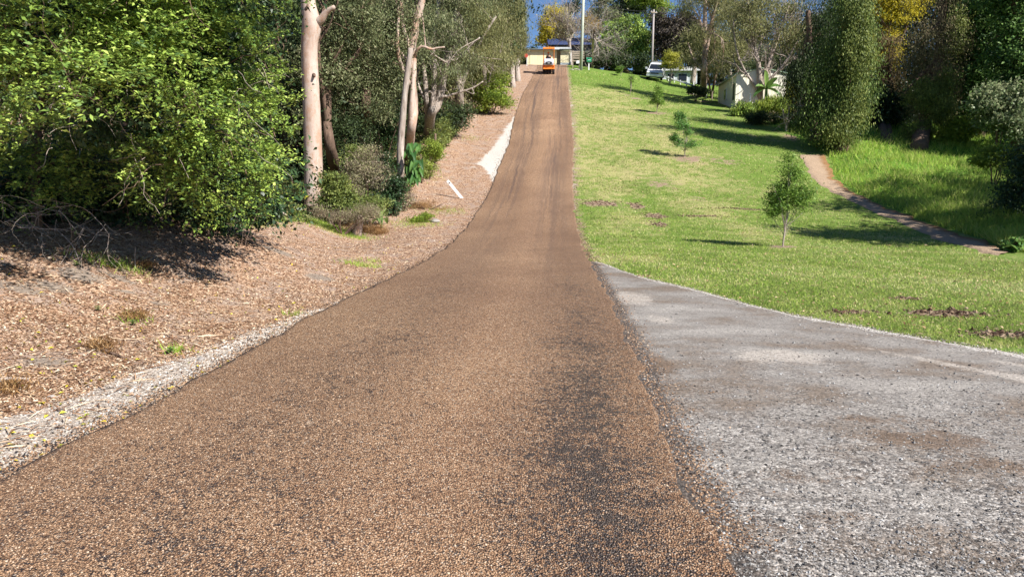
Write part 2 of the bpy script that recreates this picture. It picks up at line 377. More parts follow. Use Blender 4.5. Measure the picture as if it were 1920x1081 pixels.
def drive_material():
    m = NT('grey_crushed_rock'); p = m.pos()
    sw = m.n('Mapping', {'Vector': p, 'Rotation': (0, 0, R_(31)), 'Scale': (.8, 1.35, 1)}).outputs[0]
    a = m.noise(.9, 6, sw, .62); b = m.noise(3.2, 5, None, .65); fine = m.noise(30, 5, None, .7)
    vo = m.vor(70); c1 = m.n('SeparateColor', {0: vo.outputs['Color']}).outputs
    vb = m.vor(30); c2 = m.n('SeparateColor', {0: vb.outputs['Color']}).outputs
    dust = m.ramp(fine, [(.3, rgb(.19,.182,.175)), (.6, rgb(.275,.265,.257)), (.8, rgb(.36,.35,.34))])
    stone = m.ramp(c1[0], [(0, rgb(.07,.06,.055)), (.25, rgb(.155,.14,.13)), (.6, rgb(.255,.24,.228)), (.9, rgb(.37,.36,.35)), (1, rgb(.52,.51,.50))])
    stone = m.mix(m.th(c2[1], .9, 20), stone, rgb(.45, .44, .43))
    stone = m.mix(m.th(c2[2], .90, 20), stone, rgb(.045, .045, .05))
    xyz = m.n('SeparateXYZ', {0: p}).outputs
    nearm = m.math('SUBTRACT', 7.6, m.math('ADD', xyz[1], m.math('MULTIPLY', xyz[0], .25)))
    mixf = m.math('MULTIPLY', m.math('ADD', m.math('MULTIPLY', nearm, .16), m.math('MULTIPLY', m.math('SUBTRACT', b, .5), 1.6)), 1.3, clamp=True)
    col = m.mix(mixf, dust, stone)
    brown = m.math('MULTIPLY', m.th(m.math('ADD', a, m.math('MULTIPLY', m.math('SUBTRACT', fine, .5), .25)), .54, 8), .75)
    col = m.mix(brown, col, m.ramp(fine, [(.3, rgb(.10,.075,.055)), (.7, rgb(.24,.19,.15))]))
    pale = m.math('MULTIPLY', m.th(m.math('SUBTRACT', 1.0, m.math('ADD', a, m.math('MULTIPLY', m.math('SUBTRACT', fine, .5), .3))), .585, 10), .42)
    col = m.mix(pale, col, m.ramp(c1[1], [(0, rgb(.32,.31,.30)), (1, rgb(.52,.51,.49))]))
    tk = m.math('ADD', m.attr('track').outputs['Fac'], m.math('ADD', m.math('MULTIPLY', m.math('SUBTRACT', b, .5), .9), m.math('MULTIPLY', m.math('SUBTRACT', fine, .5), .5)))
    col = m.mix(m.math('MULTIPLY', m.th(tk, .5, 4), .75), col, m.ramp(fine, [(.3, rgb(.36,.335,.31)), (.7, rgb(.50,.47,.44))]))
    bw = m.math('ADD', m.attr('dirt').outputs['Fac'], m.math('ADD', m.math('MULTIPLY', m.math('SUBTRACT', b, .5), 1.2), m.math('MULTIPLY', m.math('SUBTRACT', fine, .5), .8)))
    col = m.mix(m.math('MULTIPLY', m.th(bw, .5, 4), .8), col, m.ramp(fine, [(.3, rgb(.10,.07,.05)), (.7, rgb(.22,.165,.125))]))
    e = m.attr('edge').outputs['Fac']
    col = m.mix(m.math('MULTIPLY', m.th(m.math('ADD', e, m.math('MULTIPLY', m.math('SUBTRACT', b, .5), 1.1)), .5, 5), .75), col, m.ramp(c1[1], [(0, rgb(.42,.41,.40)), (1, rgb(.66,.66,.65))]))
    e2 = m.attr('tar').outputs['Fac']
    col = m.mix(m.math('MULTIPLY', m.th(m.math('ADD', e2, m.math('MULTIPLY', m.math('SUBTRACT', fine, .5), 1.6)), .55, 6), .85), col, m.ramp(c1[1], [(0, rgb(.03,.028,.028)), (1, rgb(.13,.11,.10))]))
    col = m.mix(1.0, col, m.ramp(m.math('ADD', m.math('MULTIPLY', c1[0], .6), m.math('MULTIPLY', fine, .4)), [(.2, rgb(.58,.55,.52)), (.8, rgb(1.12,1.06,1.0))]), 'MULTIPLY')
    h = m.math('ADD', m.math('MULTIPLY', m.math('SUBTRACT', m.math('MULTIPLY', c1[2], .5), vo.outputs['Distance']), m.math('MULTIPLY_ADD', mixf, .8, .2)), m.math('MULTIPLY', fine, .3))
    return m.done(m.pbr(col, .85, .3, m.bump(h, .7, .010)))
def path_material():
    m = NT('worn_dirt_track'); a = m.noise(3, 6, None, .7); f = m.noise(25, 5, None, .7)
    col = m.ramp(f, [(.3, rgb(.24,.165,.11)), (.55, rgb(.40,.29,.20)), (.8, rgb(.55,.43,.32))])
    col = m.mix(m.th(m.math('ADD', m.math('ADD', m.attr('edge').outputs['Fac'], m.math('SUBTRACT', a, .5)), m.math('MULTIPLY', m.math('SUBTRACT', f, .5), .5)), .62, 3.5), col, m.ramp(f, [(.3, rgb(.15,.08,.035)), (.7, rgb(.34,.19,.085))]))
    return m.done(m.pbr(col, .95, .15, m.bump(m.math('ADD', a, f), .8, .05)))
M_GROUND = ground_material(); M_ROAD = road_material(); M_DRIVE = drive_material(); M_PATH = path_material()

# ================================================================== TERRAIN
def grid_mesh(name, X, Y, Z, skip=None):
    ny, nx = X.shape; co = np.stack([X, Y, Z], -1).reshape(-1, 3)
    i = np.arange(ny * nx).reshape(ny, nx); q = np.stack([i[:-1, :-1], i[:-1, 1:], i[1:, 1:], i[1:, :-1]], -1).reshape(-1, 4)
    me = bpy.data.meshes.new(name); me.vertices.add(len(co)); me.vertices.foreach_set('co', co.reshape(-1).astype(np.float32))
    me.loops.add(q.size); me.loops.foreach_set('vertex_index', q.reshape(-1).astype(np.int32))
    me.polygons.add(len(q)); me.polygons.foreach_set('loop_start', np.arange(0, q.size, 4, dtype=np.int32)); me.update(calc_edges=True)
    me.polygons.foreach_set('use_smooth', [True] * len(q))
    return me
NTH = np.array([(-2,9.9+6.8),(1.2,16.6),(1.94,15.6),(2.41,12.9),(3.1,11.05),(3.7,9.2),(4.37,8.1),(5.17,6.95),(7,5.2),(10,3.2),(30,-6)])
def north(x): return np.interp(x, NTH[:, 0], NTH[:, 1])     # far edge of the side driveway
PLx = [P(*q)[:2] for q in [(1870,480),(1802,460),(1733,440),(1677,413),(1630,394),(1566,364),(1519,333),(1497,291)]]
PRx = [P(*q)[:2] for q in [(1900,470),(1844,449),(1762,425),(1702,402),(1646,381),(1604,362),(1566,333),(1551,291)]]
xs = np.concatenate([np.linspace(-300, -40, 14)[:-1], np.linspace(-40, -14, 40)[:-1], np.arange(-14, 24, .16), np.linspace(24, 60, 50), np.linspace(60, 300, 14)[1:]])
ys = np.concatenate([np.linspace(-60, 1, 16)[:-1], np.arange(1, 20, .12), np.arange(20, 50, .25), np.arange(50, 105, .5), np.linspace(105, 400, 24)])
X, Y = np.meshgrid(xs, ys); Z = H(X, Y)
ground_me = grid_mesh('ground', X, Y, Z)
mid = (xl(Y) + xr(Y)) / 2; dl = xl(Y) - X
zone = np.zeros((*X.shape, 4)); zone[..., 3] = 1; zone2 = zone.copy()
zone[..., 0] = sstep(X - mid, -.1, .1)
zone[..., 0] *= 1 - .9 * sstep(Y, 79, 82) * (1 - sstep(X - xr(Y), -.2, .5)) 
WS = np.array([(-20,1.2),(3,1.1),(4.7,.95),(5.3,.85),(6.1,.68),(7.1,.38),(8.5,.16),(10,.06),(14,.0),(33,.0),(35,.35),(36.5,1.15),(38,1.1),(41,.75),(46,.4),(50,0),(200,0)])
zone[..., 1] = np.clip(.5 + (np.interp(Y, WS[:, 0], WS[:, 1]) - dl) / .5, 0, 1) * (dl > -1)
zone[..., 1] = np.where(np.interp(Y, WS[:, 0], WS[:, 1]) < .02, 0, zone[..., 1])
# pale crumbs beside the right edge up the hill
dr = X - xr(Y); sp = np.clip(.30 + (.25 - dr) / .8, 0, .55) * sstep(Y, 24, 30) * (1 - sstep(Y, 60, 76)) * (.55 + .45 * np.sin(Y * 1.3) * np.sin(Y * .37)) * (dr > -.5)
zone[..., 1] = np.maximum(zone[..., 1], sp)
BARE = []
def blob(px, py, rx, ry, amp=1.0, ch=2, z=zone):
    c = P(px, py)
    if ch == 2 and z is zone: BARE.append((c[0], c[1], rx, ry, amp))
    z[..., ch] = np.maximum(z[..., ch], amp * np.exp(-(((X - c[0]) / rx) ** 2 + ((Y - c[1]) / ry) ** 2)))
for b in [(1125,381,.95,.6,.95),(1195,386,.35,.8,.95),(1228,405,.4,.6,.9),(1238,420,.35,.4,.85),(1150,520,.7,.25,.7),(1767,587,.6,.26,1.1),(1890,628,.55,.22,.9),(1590,586,.35,.17,.75),(1310,405,.9,.15,.8),(1400,392,1.2,.12,.7),(1700,560,.2,.1,.7),
          (1240,345,1.1,1.6,.55),(1310,372,.5,.8,.5),(1467,462,.7,.5,.8),(1290,297,1.0,.8,.85),(1232,212,1.1,.9,.8),(1192,184,.7,.8,.7),(1176,178,.6,.6,.6),(1500,255,1.4,1.5,.8),(1320,190,1.0,1.0,.7),(1300,177,1.0,1.0,.7),(1360,300,1.6,1.2,.45)]: blob(*b)
zone[..., 2] = np.maximum(zone[..., 2], np.clip(.62 - dr / 1.3, 0, .62) * sstep(Y, 15, 17) * (dr > -.5))
zone[..., 2] = np.maximum(zone[..., 2], .9 * sstep(X, 15, 17) * sstep(Y, 46, 50) * (1 - sstep(Y, 56, 62)) * sstep(X - 16, 0, 3))
# worn pale strips running up the lawn
for (a, b_, wd) in [((1180,480),(1150,180),.9),((1300,400),(1225,200),.8),((1420,440),(1290,330),.5)]:
    A, B_ = P(*a)[:2], P(*b_)[:2]; t = np.clip(((X - A[0]) * (B_ - A)[0] + (Y - A[1]) * (B_ - A)[1]) / ((B_ - A) ** 2).sum(), 0, 1)
    dd = np.hypot(X - A[0] - t * (B_ - A)[0], Y - A[1] - t * (B_ - A)[1]); zone2[..., 0] = np.maximum(zone2[..., 0], .42 * np.exp(-(dd / (wd * 1.5)) ** 2) * (.6 + .4 * undul(X, Y, .9)))
zone2[..., 0] = np.maximum(zone2[..., 0], .35 * sstep(Y, 28, 34) * (1 - sstep(X, 9, 12)) * (1 - sstep(Y, 60, 70)))
zone2[..., 0] -= .5 * sstep(Y, 62, 72)
for b in [(560,402,.9,.7,.9),(610,420,.8,.5,.85),(660,440,.7,.4,.8),(470,408,.9,.6,.8),(675,498,.3,.2,.6),(230,500,.35,.2,.55)]: blob(*b, ch=1, z=zone2)
pxe = np.interp(Y, [q[1] for q in PRx], [q[0] for q in PRx]); zone2[..., 2] = sstep(X - pxe, -.2, .3) * sstep(Y, 10, 14) * (1 - sstep(Y, 46, 50))
zone[..., 2] *= 1 - sstep(X - pxe, -.2, .3) * (Y < 46)
SOIL = [(150,515,.35,.22),(225,522,.26,.14),(235,548,.18,.1),(297,568,.16,.12),(100,540,.3,.2),(90,680,.3,.15),(520,470,.4,.3),(30,540,.4,.2),(600,520,.3,.3)]
for px, py, rx, ry in SOIL: blob(px, py, rx, ry, .95, 2, zone2)
blob(893, 313, .55, .12, .9, 1, zone)
cl = ground_me.attributes.new('clean', 'FLOAT', 'POINT'); cl.data.foreach_set('value', (sstep(Y, 30, 34) * (X < xl(Y) + .3)).reshape(-1).astype(np.float32))
for nme, arr in (('zone', zone), ('zone2', zone2)):
    a = ground_me.attributes.new(nme, 'FLOAT_COLOR', 'POINT'); a.data.foreach_set('color', arr.reshape(-1).astype(np.float32))
link('ground', ground_me, M_GROUND, kind='structure')

# side driveway (crushed rock), under the road edge
xs = np.concatenate([np.arange(-.2, 6, .07), np.arange(6, 30, .35)]); tt = np.linspace(0, 1, 150) ** .7
jit = .06 * undul(xs, xs * 0, 6) + .04 * undul(xs, xs + 4, 17)
X = np.repeat(xs[None], len(tt), 0); Y = -9 + (north(xs) + jit + 9)[None] * tt[:, None]
Z = H(X, Y) + .012 - .05 * (tt[:, None] > .999)
me = grid_mesh('driveway', X, Y, Z)
a = me.attributes.new('edge', 'FLOAT', 'POINT'); a.data.foreach_set('value', np.clip(1 - (north(X) - Y) / .55, 0, 1).reshape(-1).astype(np.float32))
a = me.attributes.new('tar', 'FLOAT', 'POINT'); a.data.foreach_set('value', np.clip(1 - (X - xr(Y)) / .32, 0, 1).reshape(-1).astype(np.float32))
E_ = north(X) - Y
tk = np.maximum(np.exp(-((E_ - .95) / .22) ** 2) * sstep(X, 3.4, 6), .8 * np.exp(-((E_ - 1.95) / .30) ** 2) * sstep(X, 2.4, 5)) * (1 - .0 * X)
def spots(L_):
    o = X * 0
    for px, py, rx, ry, am in L_:
        c = P(px, py); o = np.maximum(o, am * np.exp(-((X - c[0]) / rx) ** 2 - ((Y - c[1]) / ry) ** 2))
    return o
tk = np.maximum(tk, spots([(1180,560,.5,.8,.8),(1460,670,.55,.35,.9),(1240,600,.3,.5,.6)]))
dt = spots([(1740,830,.55,.22,.9),(1640,790,.5,.15,.7),(1240,690,.18,.8,.8),(1330,770,.5,.15,.5),(1500,900,.5,.15,.55),(1850,880,.5,.2,.7),(1560,980,.35,.12,.6),(1380,1010,.15,.3,.6),(1290,900,.12,.5,.6)])
for nme, arr in (('track', tk), ('dirt', dt)): a = me.attributes.new(nme, 'FLOAT', 'POINT'); a.data.foreach_set('value', arr.reshape(-1).astype(np.float32))
link('driveway', me, M_DRIVE, kind='structure')

# brown chip-seal road
ys = np.concatenate([np.linspace(-12, 2, 30)[:-1], np.arange(2, 16, .05), np.arange(16, 40, .12), np.arange(40, 81.6, .3)])
us = np.concatenate([[0, .004], np.linspace(.012, .988, 41), [.996, 1]])
jl = .028 * undul(ys, ys * 0, 9) + .03 * undul(ys, ys + 7, 2.2); jr = .028 * undul(ys, ys * 0 + 3, 8) + .035 * undul(ys, ys + 1, 2.6)
L0 = (xl(ys) + jl)[:, None]; R0 = (xr(ys) + jr)[:, None]
X = L0 + (R0 - L0) * us[None]; Y = np.repeat(ys[:, None], len(us), 1)
Z = H(X, Y) + .03 * np.minimum(1, np.minimum(us, 1 - us) / .004)[None] - .01 * (np.abs(us - .5) > .499)[None]
me = grid_mesh('road', X, Y, Z)
uvl = me.uv_layers.new(name='UVMap'); li = np.empty(len(me.loops), dtype=np.int32); me.loops.foreach_get('vertex_index', li)
UV = np.stack([np.repeat(us[None], len(ys), 0), Y], -1).reshape(-1, 2)
uvl.data.foreach_set('uv', UV[li].reshape(-1).astype(np.float32))
link('road', me, M_ROAD, kind='structure')

# dirt track between lawn and bank
def resamp(p, n=60):
    p = np.array(p); s = np.r_[0, np.cumsum(np.linalg.norm(np.diff(p, axis=0), axis=1))]; t = np.linspace(0, s[-1], n)
    return np.stack([np.interp(t, s, p[:, 0]), np.interp(t, s, p[:, 1])], -1)
A, B_ = resamp(PLx, 90), resamp(PRx, 90); us = np.linspace(0, 1, 9)
A[:, 0] += .1 * undul(A[:, 1], A[:, 1] * 0, 4); B_[:, 0] += .12 * undul(B_[:, 1], B_[:, 1] * 0 + 2, 5)
Q = A[:, None] * (1 - us[None, :, None]) + B_[:, None] * us[None, :, None]
X, Y = Q[..., 0], Q[..., 1]; Z = H(X, Y) + .035 - .06 * (np.abs(us - .5) > .49)[None]
me = grid_mesh('dirt_path', X, Y, Z); a = me.attributes.new('edge', 'FLOAT', 'POINT')
a.data.foreach_set('value', np.repeat((us ** 1.5)[None], 90, 0).reshape(-1).astype(np.float32))
link('dirt_path', me, M_PATH, kind='structure')
def on_path(x, y):
    return (x > np.interp(y, A[::-1, 1] if A[0, 1] > A[-1, 1] else A[:, 1], A[::-1, 0] if A[0, 1] > A[-1, 1] else A[:, 0]) - .1) & (x < np.interp(y, B_[:, 1], B_[:, 0]) + .1)

# ================================================================== LOOSE COVER (stuff)
M_LITTER = leafmat('dry_leaf_litter', [(.12,.06,.035), (.26,.14,.08), (.42,.26,.16), (.58,.42,.28), (.72,.60,.45)], .05, .7, .2)
M_YLEAF = leafmat('fallen_yellow_leaves', [(.55,.42,.05), (.72,.60,.08), (.30,.36,.05)], .1, .5, .3)
M_GRASS = leafmat('lawn_blades', [(.08,.15,.018), (.15,.255,.03), (.24,.35,.05), (.40,.43,.12), (.60,.54,.29)], .25, .6, .2)
M_LONG = leafmat('long_grass_blades', [(.10,.20,.02), (.19,.34,.03), (.30,.46,.05), (.45,.54,.12), (.56,.52,.22)], .35, .5, .3)
def scatter(rng, n, y0, y1, xf0, xf1, power=1.0):
    u = rng.uniform(0, 1, n); 
    y = (y0 ** -power + u * (y1 ** -power - y0 ** -power)) ** (-1 / power)
    a, b = xf0(y), xf1(y); return a + rng.uniform(0, 1, n) * (b - a), y
def blades(name, x, y, h, wd, mat, tint, lean=.5, rng=None, **tags):
    n = len(x); z = H(x, y); b = np.stack([x, y, z - .004], -1); a = rng.uniform(0, 6.28, n); s = np.stack([np.cos(a), np.sin(a), 0 * a], -1) * wd[:, None] * .5
    tip = np.stack([rng.normal(size=n) * lean * h, rng.normal(size=n) * lean * h, h], -1)
    V = np.stack([b - s, b + s, b + tip], 1)
    return link(name, quads(name, V, tint), mat, kind='stuff', **tags)
rng = np.random.default_rng(21)
# lawn
x, y = scatter(rng, 300000, 7.2, 78, xr, lambda y: np.minimum(np.interp(y, [5, 18, 27, 38, 45, 80], [9, 12.9, 13.6, 15.9, 20, 24]), 26), .9)
k = (y > north(x) + rng.normal(size=len(x)) * .12) & (x > xr(y) + np.abs(rng.normal(size=len(x))) * .25) & ~on_path(x, y)
x, y = x[k], y[k]; bz = np.zeros(len(x))
for cx_, cy_, rx_, ry_, am_ in BARE: bz = np.maximum(bz, am_ * np.exp(-((x - cx_) / rx_) ** 2 - ((y - cy_) / ry_) ** 2))
k = bz + rng.normal(size=len(x)) * .12 < .42; x, y = x[k], y[k]; pat = undul(x, y, 1.1) + undul(x, y, 4.5) * .8
k = rng.uniform(-3, 1.2, len(x)) < pat; x, y, pat = x[k], y[k], pat[k]
dryv = np.clip(.54 - .2 * pat + rng.normal(size=len(x)) * .24, 0, 1)
blades('lawn_grass', x, y, rng.uniform(.018, .055, len(x)) * (.7 + y / 40), rng.uniform(.006, .013, len(x)) * (.6 + y / 14), M_GRASS, dryv, .6, rng)
# long grass on the bank
x, y = scatter(rng, 120000, 13, 48, lambda y: np.interp(y, [q[1] for q in PRx] + [48], [q[0] + .05 for q in PRx] + [17.6]), lambda y: 9 + y * .72, .7)
blades('long_grass', x, y, rng.uniform(.12, .42, len(x)) * (1 + .35 * undul(x, y, 1.5)).clip(.4, 2), rng.uniform(.012, .03, len(x)) * (.5 + y / 30), M_LONG, np.clip(rng.normal(size=len(x)) * .2 + .42 + .1 * undul(x, y, .8), 0, 1), .55, rng)
# grass tufts on the left ridge and verge
xs_, ys_ = [], []
for px, py, r, n in [(470,408,.7,1400),(560,404,.5,1500),(610,422,.45,1300),(655,440,.4,900),(675,497,.22,260),(230,500,.18,160),(180,490,.2,120),(560,590,.1,60),(330,660,.08,50),(700,490,.15,80),(880,260,.5,200),(800,330,.5,300),(780,420,.5,700),(830,395,.5,500),(250,600,.1,60),(470,420,.5,600)]:
    c = P(px, py); xs_.append(c[0] + rng.normal(size=n) * r); ys_.append(c[1] + rng.normal(size=n) * r * .8)
x, y = np.concatenate(xs_), np.concatenate(ys_); k = x < xl(y) - .2; x, y = x[k], y[k]
blades('verge_grass', x, y, rng.uniform(.04, .13, len(x)), rng.uniform(.008, .018, len(x)), M_LONG, np.clip(rng.normal(size=len(x)) * .25 + .5, 0, 1), .6, rng)
# leaf litter on the left bank
x, y = scatter(rng, 190000, 3.2, 60, lambda y: xl(y) - np.minimum(2 + y * .42, 9), lambda y: xl(y) - .05, 1.0)
dd = xl(y) - x; ws = np.interp(y, WS[:, 0], WS[:, 1]); pr = np.where(dd < ws, .06, .95) * np.where(undul(x, y, 2.2) > 1.1, .3, 1) * sstep(dd, -.1, .5 )
for px, py, rx_, ry_ in SOIL: c = P(px, py); pr = pr * (1 - .85 * np.exp(-((x - c[0]) / rx_) ** 2 - ((y - c[1]) / ry_) ** 2))
k = rng.uniform(0, 1, len(x)) < pr; x, y = x[k], y[k]; n = len(x)
c = np.stack([x, y, H(x, y) + rng.uniform(.002, .012, n)], -1)
V = leafquads(c, np.stack([rng.normal(size=n), rng.normal(size=n), rng.normal(size=n) * .25], -1), np.stack([rng.normal(size=n) * .35, rng.normal(size=n) * .35, np.ones(n)], -1), rng.uniform(.013, .048, n) * (.75 + y / 26), rng.uniform(.22, .5, (n, 1)))
link('leaf_litter', quads('leaf_litter', V, np.clip(rng.normal(size=n) * .26 + .5, 0, 1)), M_LITTER, kind='stuff')
x, y = scatter(rng, 600, 3.8, 22, lambda y: xl(y) - np.minimum(2 + y * .3, 6), lambda y: xl(y) + .1, 1.0); n = len(x)
c = np.stack([x, y, H(x, y) + .014], -1)
V = leafquads(c, np.stack([rng.normal(size=n), rng.normal(size=n), rng.normal(size=n) * .2], -1), np.stack([rng.normal(size=n) * .3, rng.normal(size=n) * .3, np.ones(n)], -1), rng.uniform(.03, .06, n), .55)
link('yellow_leaves', quads('yellow_leaves', V, rng.uniform(0, 1, n)), M_YLEAF, kind='stuff')
# loose stones: octahedra, squashed and turned
OCT = np.array([(1,0,0),(0,1,0),(-1,0,0),(0,-1,0),(0,0,.7),(0,0,-.7)]); OF = np.array([(0,1,4),(1,2,4),(2,3,4),(3,0,4),(1,0,5),(2,1,5),(3,2,5),(0,3,5)])
def stones(name, x, y, s, mat, tint, lift=0.0):
    n = len(x); v = OCT[None] * (1 + .45 * rng.uniform(-1, 1, (n, 6, 1))) * s[:, None, None] * rng.uniform(.6, 1.2, (n, 1, 3)); a = rng.uniform(0, 6.28, n); t = rng.uniform(-.6, .6, n)
    cx, sx = np.cos(t)[:, None], np.sin(t)[:, None]; v = np.stack([v[..., 0], v[..., 1] * cx - v[..., 2] * sx, v[..., 1] * sx + v[..., 2] * cx], -1)
    ca, sa = np.cos(a)[:, None], np.sin(a)[:, None]; v = np.stack([v[..., 0] * ca - v[..., 1] * sa, v[..., 0] * sa + v[..., 1] * ca, v[..., 2]], -1)
    v = v + np.stack([x, y, H(x, y) + lift + s * .15], -1)[:, None]
    return link(name, quads(name, v[:, OF].reshape(-1, 3, 3), np.repeat(tint, 8)), mat, kind='stuff')
M_STONE = leafmat('crushed_rock_pieces', [(.05,.047,.045), (.12,.11,.10), (.20,.19,.18), (.28,.27,.26), (.42,.41,.40)], 0, .8, .3)
M_CHIP = leafmat('brown_chips', [(.03,.025,.025), (.19,.11,.065), (.32,.195,.115), (.43,.285,.18), (.54,.42,.31)], 0, .7, .35)
M_WSTONE = leafmat('pale_rock_pieces', [(.06,.05,.045), (.21,.17,.14), (.32,.275,.23), (.43,.38,.33), (.60,.56,.52)], 0, .85, .2)
x, y = scatter(rng, 30000, 2.3, 13, lambda y: xr(y), lambda y: .8 + y * .85, 1.4); k = (y < north(x) - .02) & (rng.uniform(-1.6, 1.6, len(x)) < undul(x * .7, y * 1.4, 1.6) + (7 - y) * .35); x, y = x[k], y[k]
stones('driveway_gravel', x, y, rng.uniform(.0025, .0065, len(x)) * (.8 + y / 14) * rng.choice([1, 1, 1, 1, 2], len(x)), M_STONE, np.clip(rng.normal(size=len(x)) * .25 + .52, 0, 1), .012)
# chips across the near road and thrown over both edges
x, y = scatter(rng, 60000, 2.4, 9, lambda y: np.maximum(xl(y), -.2 - y * .8), lambda y: xr(y), 1.5); uu = (x - xl(y)) / (xr(y) - xl(y)); k = rng.uniform(0, 1, len(x)) > np.where(uu > .74, .75, .35) + .25 * undul(x, y, 7); x, y = x[k], y[k]
stones('road_chippings', x, y, rng.uniform(.003, .0056, len(x)) * (.85 + y / 20), M_CHIP, np.clip(rng.normal(size=len(x)) * .2 + .55, 0, 1), .031)
n = 16000; y = (3 ** -.9 + rng.uniform(0, 1, n) * (45 ** -.9 - 3 ** -.9)) ** (-1 / .9); sd_ = rng.uniform(0, 1, n) < .5; off = np.abs(rng.normal(size=n)) * .13 + rng.uniform(-.03, .02, n)
x = np.where(sd_, xl(y) - off, xr(y) + off)
stones('edge_chippings', x, y, rng.uniform(.004, .010, n) * (.9 + y / 25), M_CHIP, np.clip(rng.normal(size=n) * .3 + .3, 0, 1), .01)
n = 16000; y = rng.uniform(3.2, 9.5, n); x = xl(y) - rng.uniform(-.02, 1.15, n) * np.interp(y, WS[:, 0], WS[:, 1]) - np.abs(rng.normal(size=n)) * .08
stones('shoulder_gravel', x, y, rng.uniform(.003, .008, n) * rng.choice([1, 1, 1, 2], n), M_WSTONE, np.clip(rng.normal(size=n) * .22 + .6, 0, 1))
n = 9000; x = rng.uniform(2, 14, n); y = north(x) - np.abs(rng.normal(size=n)) * .3 + .12
stones('driveway_edge_gravel', x, y, rng.uniform(.005, .013, n), M_WSTONE, np.clip(rng.normal(size=n) * .25 + .5, 0, 1), .01)

# low leafy undergrowth on the forest floor and around the gully
M_UNDER = leafmat('undergrowth_leaves', [(.03,.05,.015), (.07,.11,.025), (.13,.19,.04), (.22,.28,.06), (.30,.24,.14)], .25, .45, .4)
def forest_edge(y): return np.interp(y, [18, 21, 24, 26, 30, 36, 42, 50, 60, 75, 90], [-8.6, -7.6, -6.2, -5.6, -4.6, -4.0, -3.5, -3.0, -2.0, -.6, .8])
x, y = scatter(rng, 100000, 19, 74, lambda y: forest_edge(y) - 4 - y * .22, lambda y: forest_edge(y), .8)
dd = forest_edge(y) - x; hh = (.25 + .35 * undul(x, y, 1.3).clip(-.5, 1.5) + .12 * undul(x, y, 4)).clip(.02, 1.2) * sstep(dd, -.1, .9); n = len(x)
c = np.stack([x, y, H(x, y) + hh * rng.uniform(.25, 1.05, n) + .02], -1)
V = leafquads(c, rng.normal(size=(n, 3)) + np.array([0, 0, -.2]), rng.normal(size=(n, 3)) * .6 + np.array([.1, -.3, .8]), rng.uniform(.05, .12, n) * (.7 + y / 45), .55)
link('forest_undergrowth', quads('forest_undergrowth', V, np.clip(rng.normal(size=n) * .2 + .45 + .12 * undul(x, y, 1.1), 0, 1)), M_UNDER, kind='stuff')

x, y = scatter(rng, 2600, 3.4, 30, lambda y: xl(y) - np.minimum(2 + y * .42, 8), lambda y: xl(y) - .3, 1.0); n = len(x)
V = leafquads(np.stack([x, y, H(x, y) + .02], -1), np.stack([rng.normal(size=n), rng.normal(size=n), rng.normal(size=n) * .12], -1), np.stack([rng.normal(size=n) * .5, rng.normal(size=n) * .5, np.ones(n)], -1), rng.uniform(.08, .32, n), .05)
link('twigs', quads('twigs', V, rng.uniform(0, .9, n)), M_LITTER, kind='stuff')

# broken soil clods in the bare spots of the lawn
M_CLOD = leafmat('dark_soil_clods', [(.05,.03,.02), (.10,.065,.045), (.17,.12,.08), (.27,.20,.14)], 0, .9, .1)
xs_, ys_ = [], []
for (cx_, cy_, rx_, ry_, am_) in BARE[:11]: k_ = int(260 * rx_ * am_) + 60; xs_.append(cx_ + rng.normal(size=k_) * rx_ * .55); ys_.append(cy_ + rng.normal(size=k_) * ry_ * .6)
x, y = np.concatenate(xs_), np.concatenate(ys_); k = (x > xr(y) + .1) & (y > north(x)); x, y = x[k], y[k]
stones('soil_clods', x, y, rng.uniform(.012, .045, len(x)), M_CLOD, rng.uniform(0, 1, len(x)))
# leaves and seed heads lying in the lawn
x, y = scatter(rng, 2200, 8, 60, xr, lambda y: np.minimum(3 + y * .65, 14), .9); k = (y > north(x)) & ~on_path(x, y); x, y = x[k], y[k]; n = len(x)
V = leafquads(np.stack([x, y, H(x, y) + .03], -1), rng.normal(size=(n, 3)) * np.array([1, 1, .3]), np.stack([rng.normal(size=n) * .4, rng.normal(size=n) * .4, np.ones(n)], -1), rng.uniform(.03, .06, n) * (.7 + y / 30), .5)
link('fallen_leaves', quads('fallen_leaves', V, rng.uniform(.0, .7, n)), M_LITTER, kind='stuff')

# ================================================================== BARK AND LEAF MATERIALS
B_PALE = barkmat('smooth_pale_gum_bark', (.28,.17,.12), (.44,.34,.285), (.54,.47,.42), .35, 5, .006, stain=(.36,.20,.12))
B_GREY = barkmat('grey_tan_bark', (.14,.10,.08), (.33,.27,.23), (.55,.50,.45))
B_BROWN = barkmat('rough_brown_bark', (.05,.032,.022), (.14,.09,.065), (.26,.18,.13), 1.5, 4, .04)
B_DEAD = barkmat('weathered_bare_wood', (.18,.14,.12), (.36,.30,.26), (.56,.51,.46))
L_BUSH = leafmat('glossy_bush_leaves', [(.035,.075,.028), (.09,.165,.04), (.18,.28,.05), (.31,.43,.075), (.47,.57,.14)], .2, .42, .45)
L_VINE = leafmat('olive_vine_leaves', [(.05,.075,.02), (.11,.15,.04), (.19,.235,.06), (.31,.34,.10)], .28, .45, .4)
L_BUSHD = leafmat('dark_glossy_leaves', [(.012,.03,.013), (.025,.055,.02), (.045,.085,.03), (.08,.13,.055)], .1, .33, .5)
L_GUM = leafmat('grey_green_gum_leaves', [(.04,.055,.025), (.085,.11,.045), (.14,.17,.07), (.21,.235,.11), (.32,.31,.18)], .28, .45, .4)
L_OLIVE = leafmat('olive_drooping_leaves', [(.05,.055,.02), (.105,.12,.04), (.17,.18,.065), (.25,.25,.10), (.36,.33,.17)], .28, .5, .35)
L_FOREST = leafmat('forest_leaves', [(.014,.024,.011), (.03,.05,.02), (.055,.085,.03), (.10,.135,.05)], .15, .45, .4)
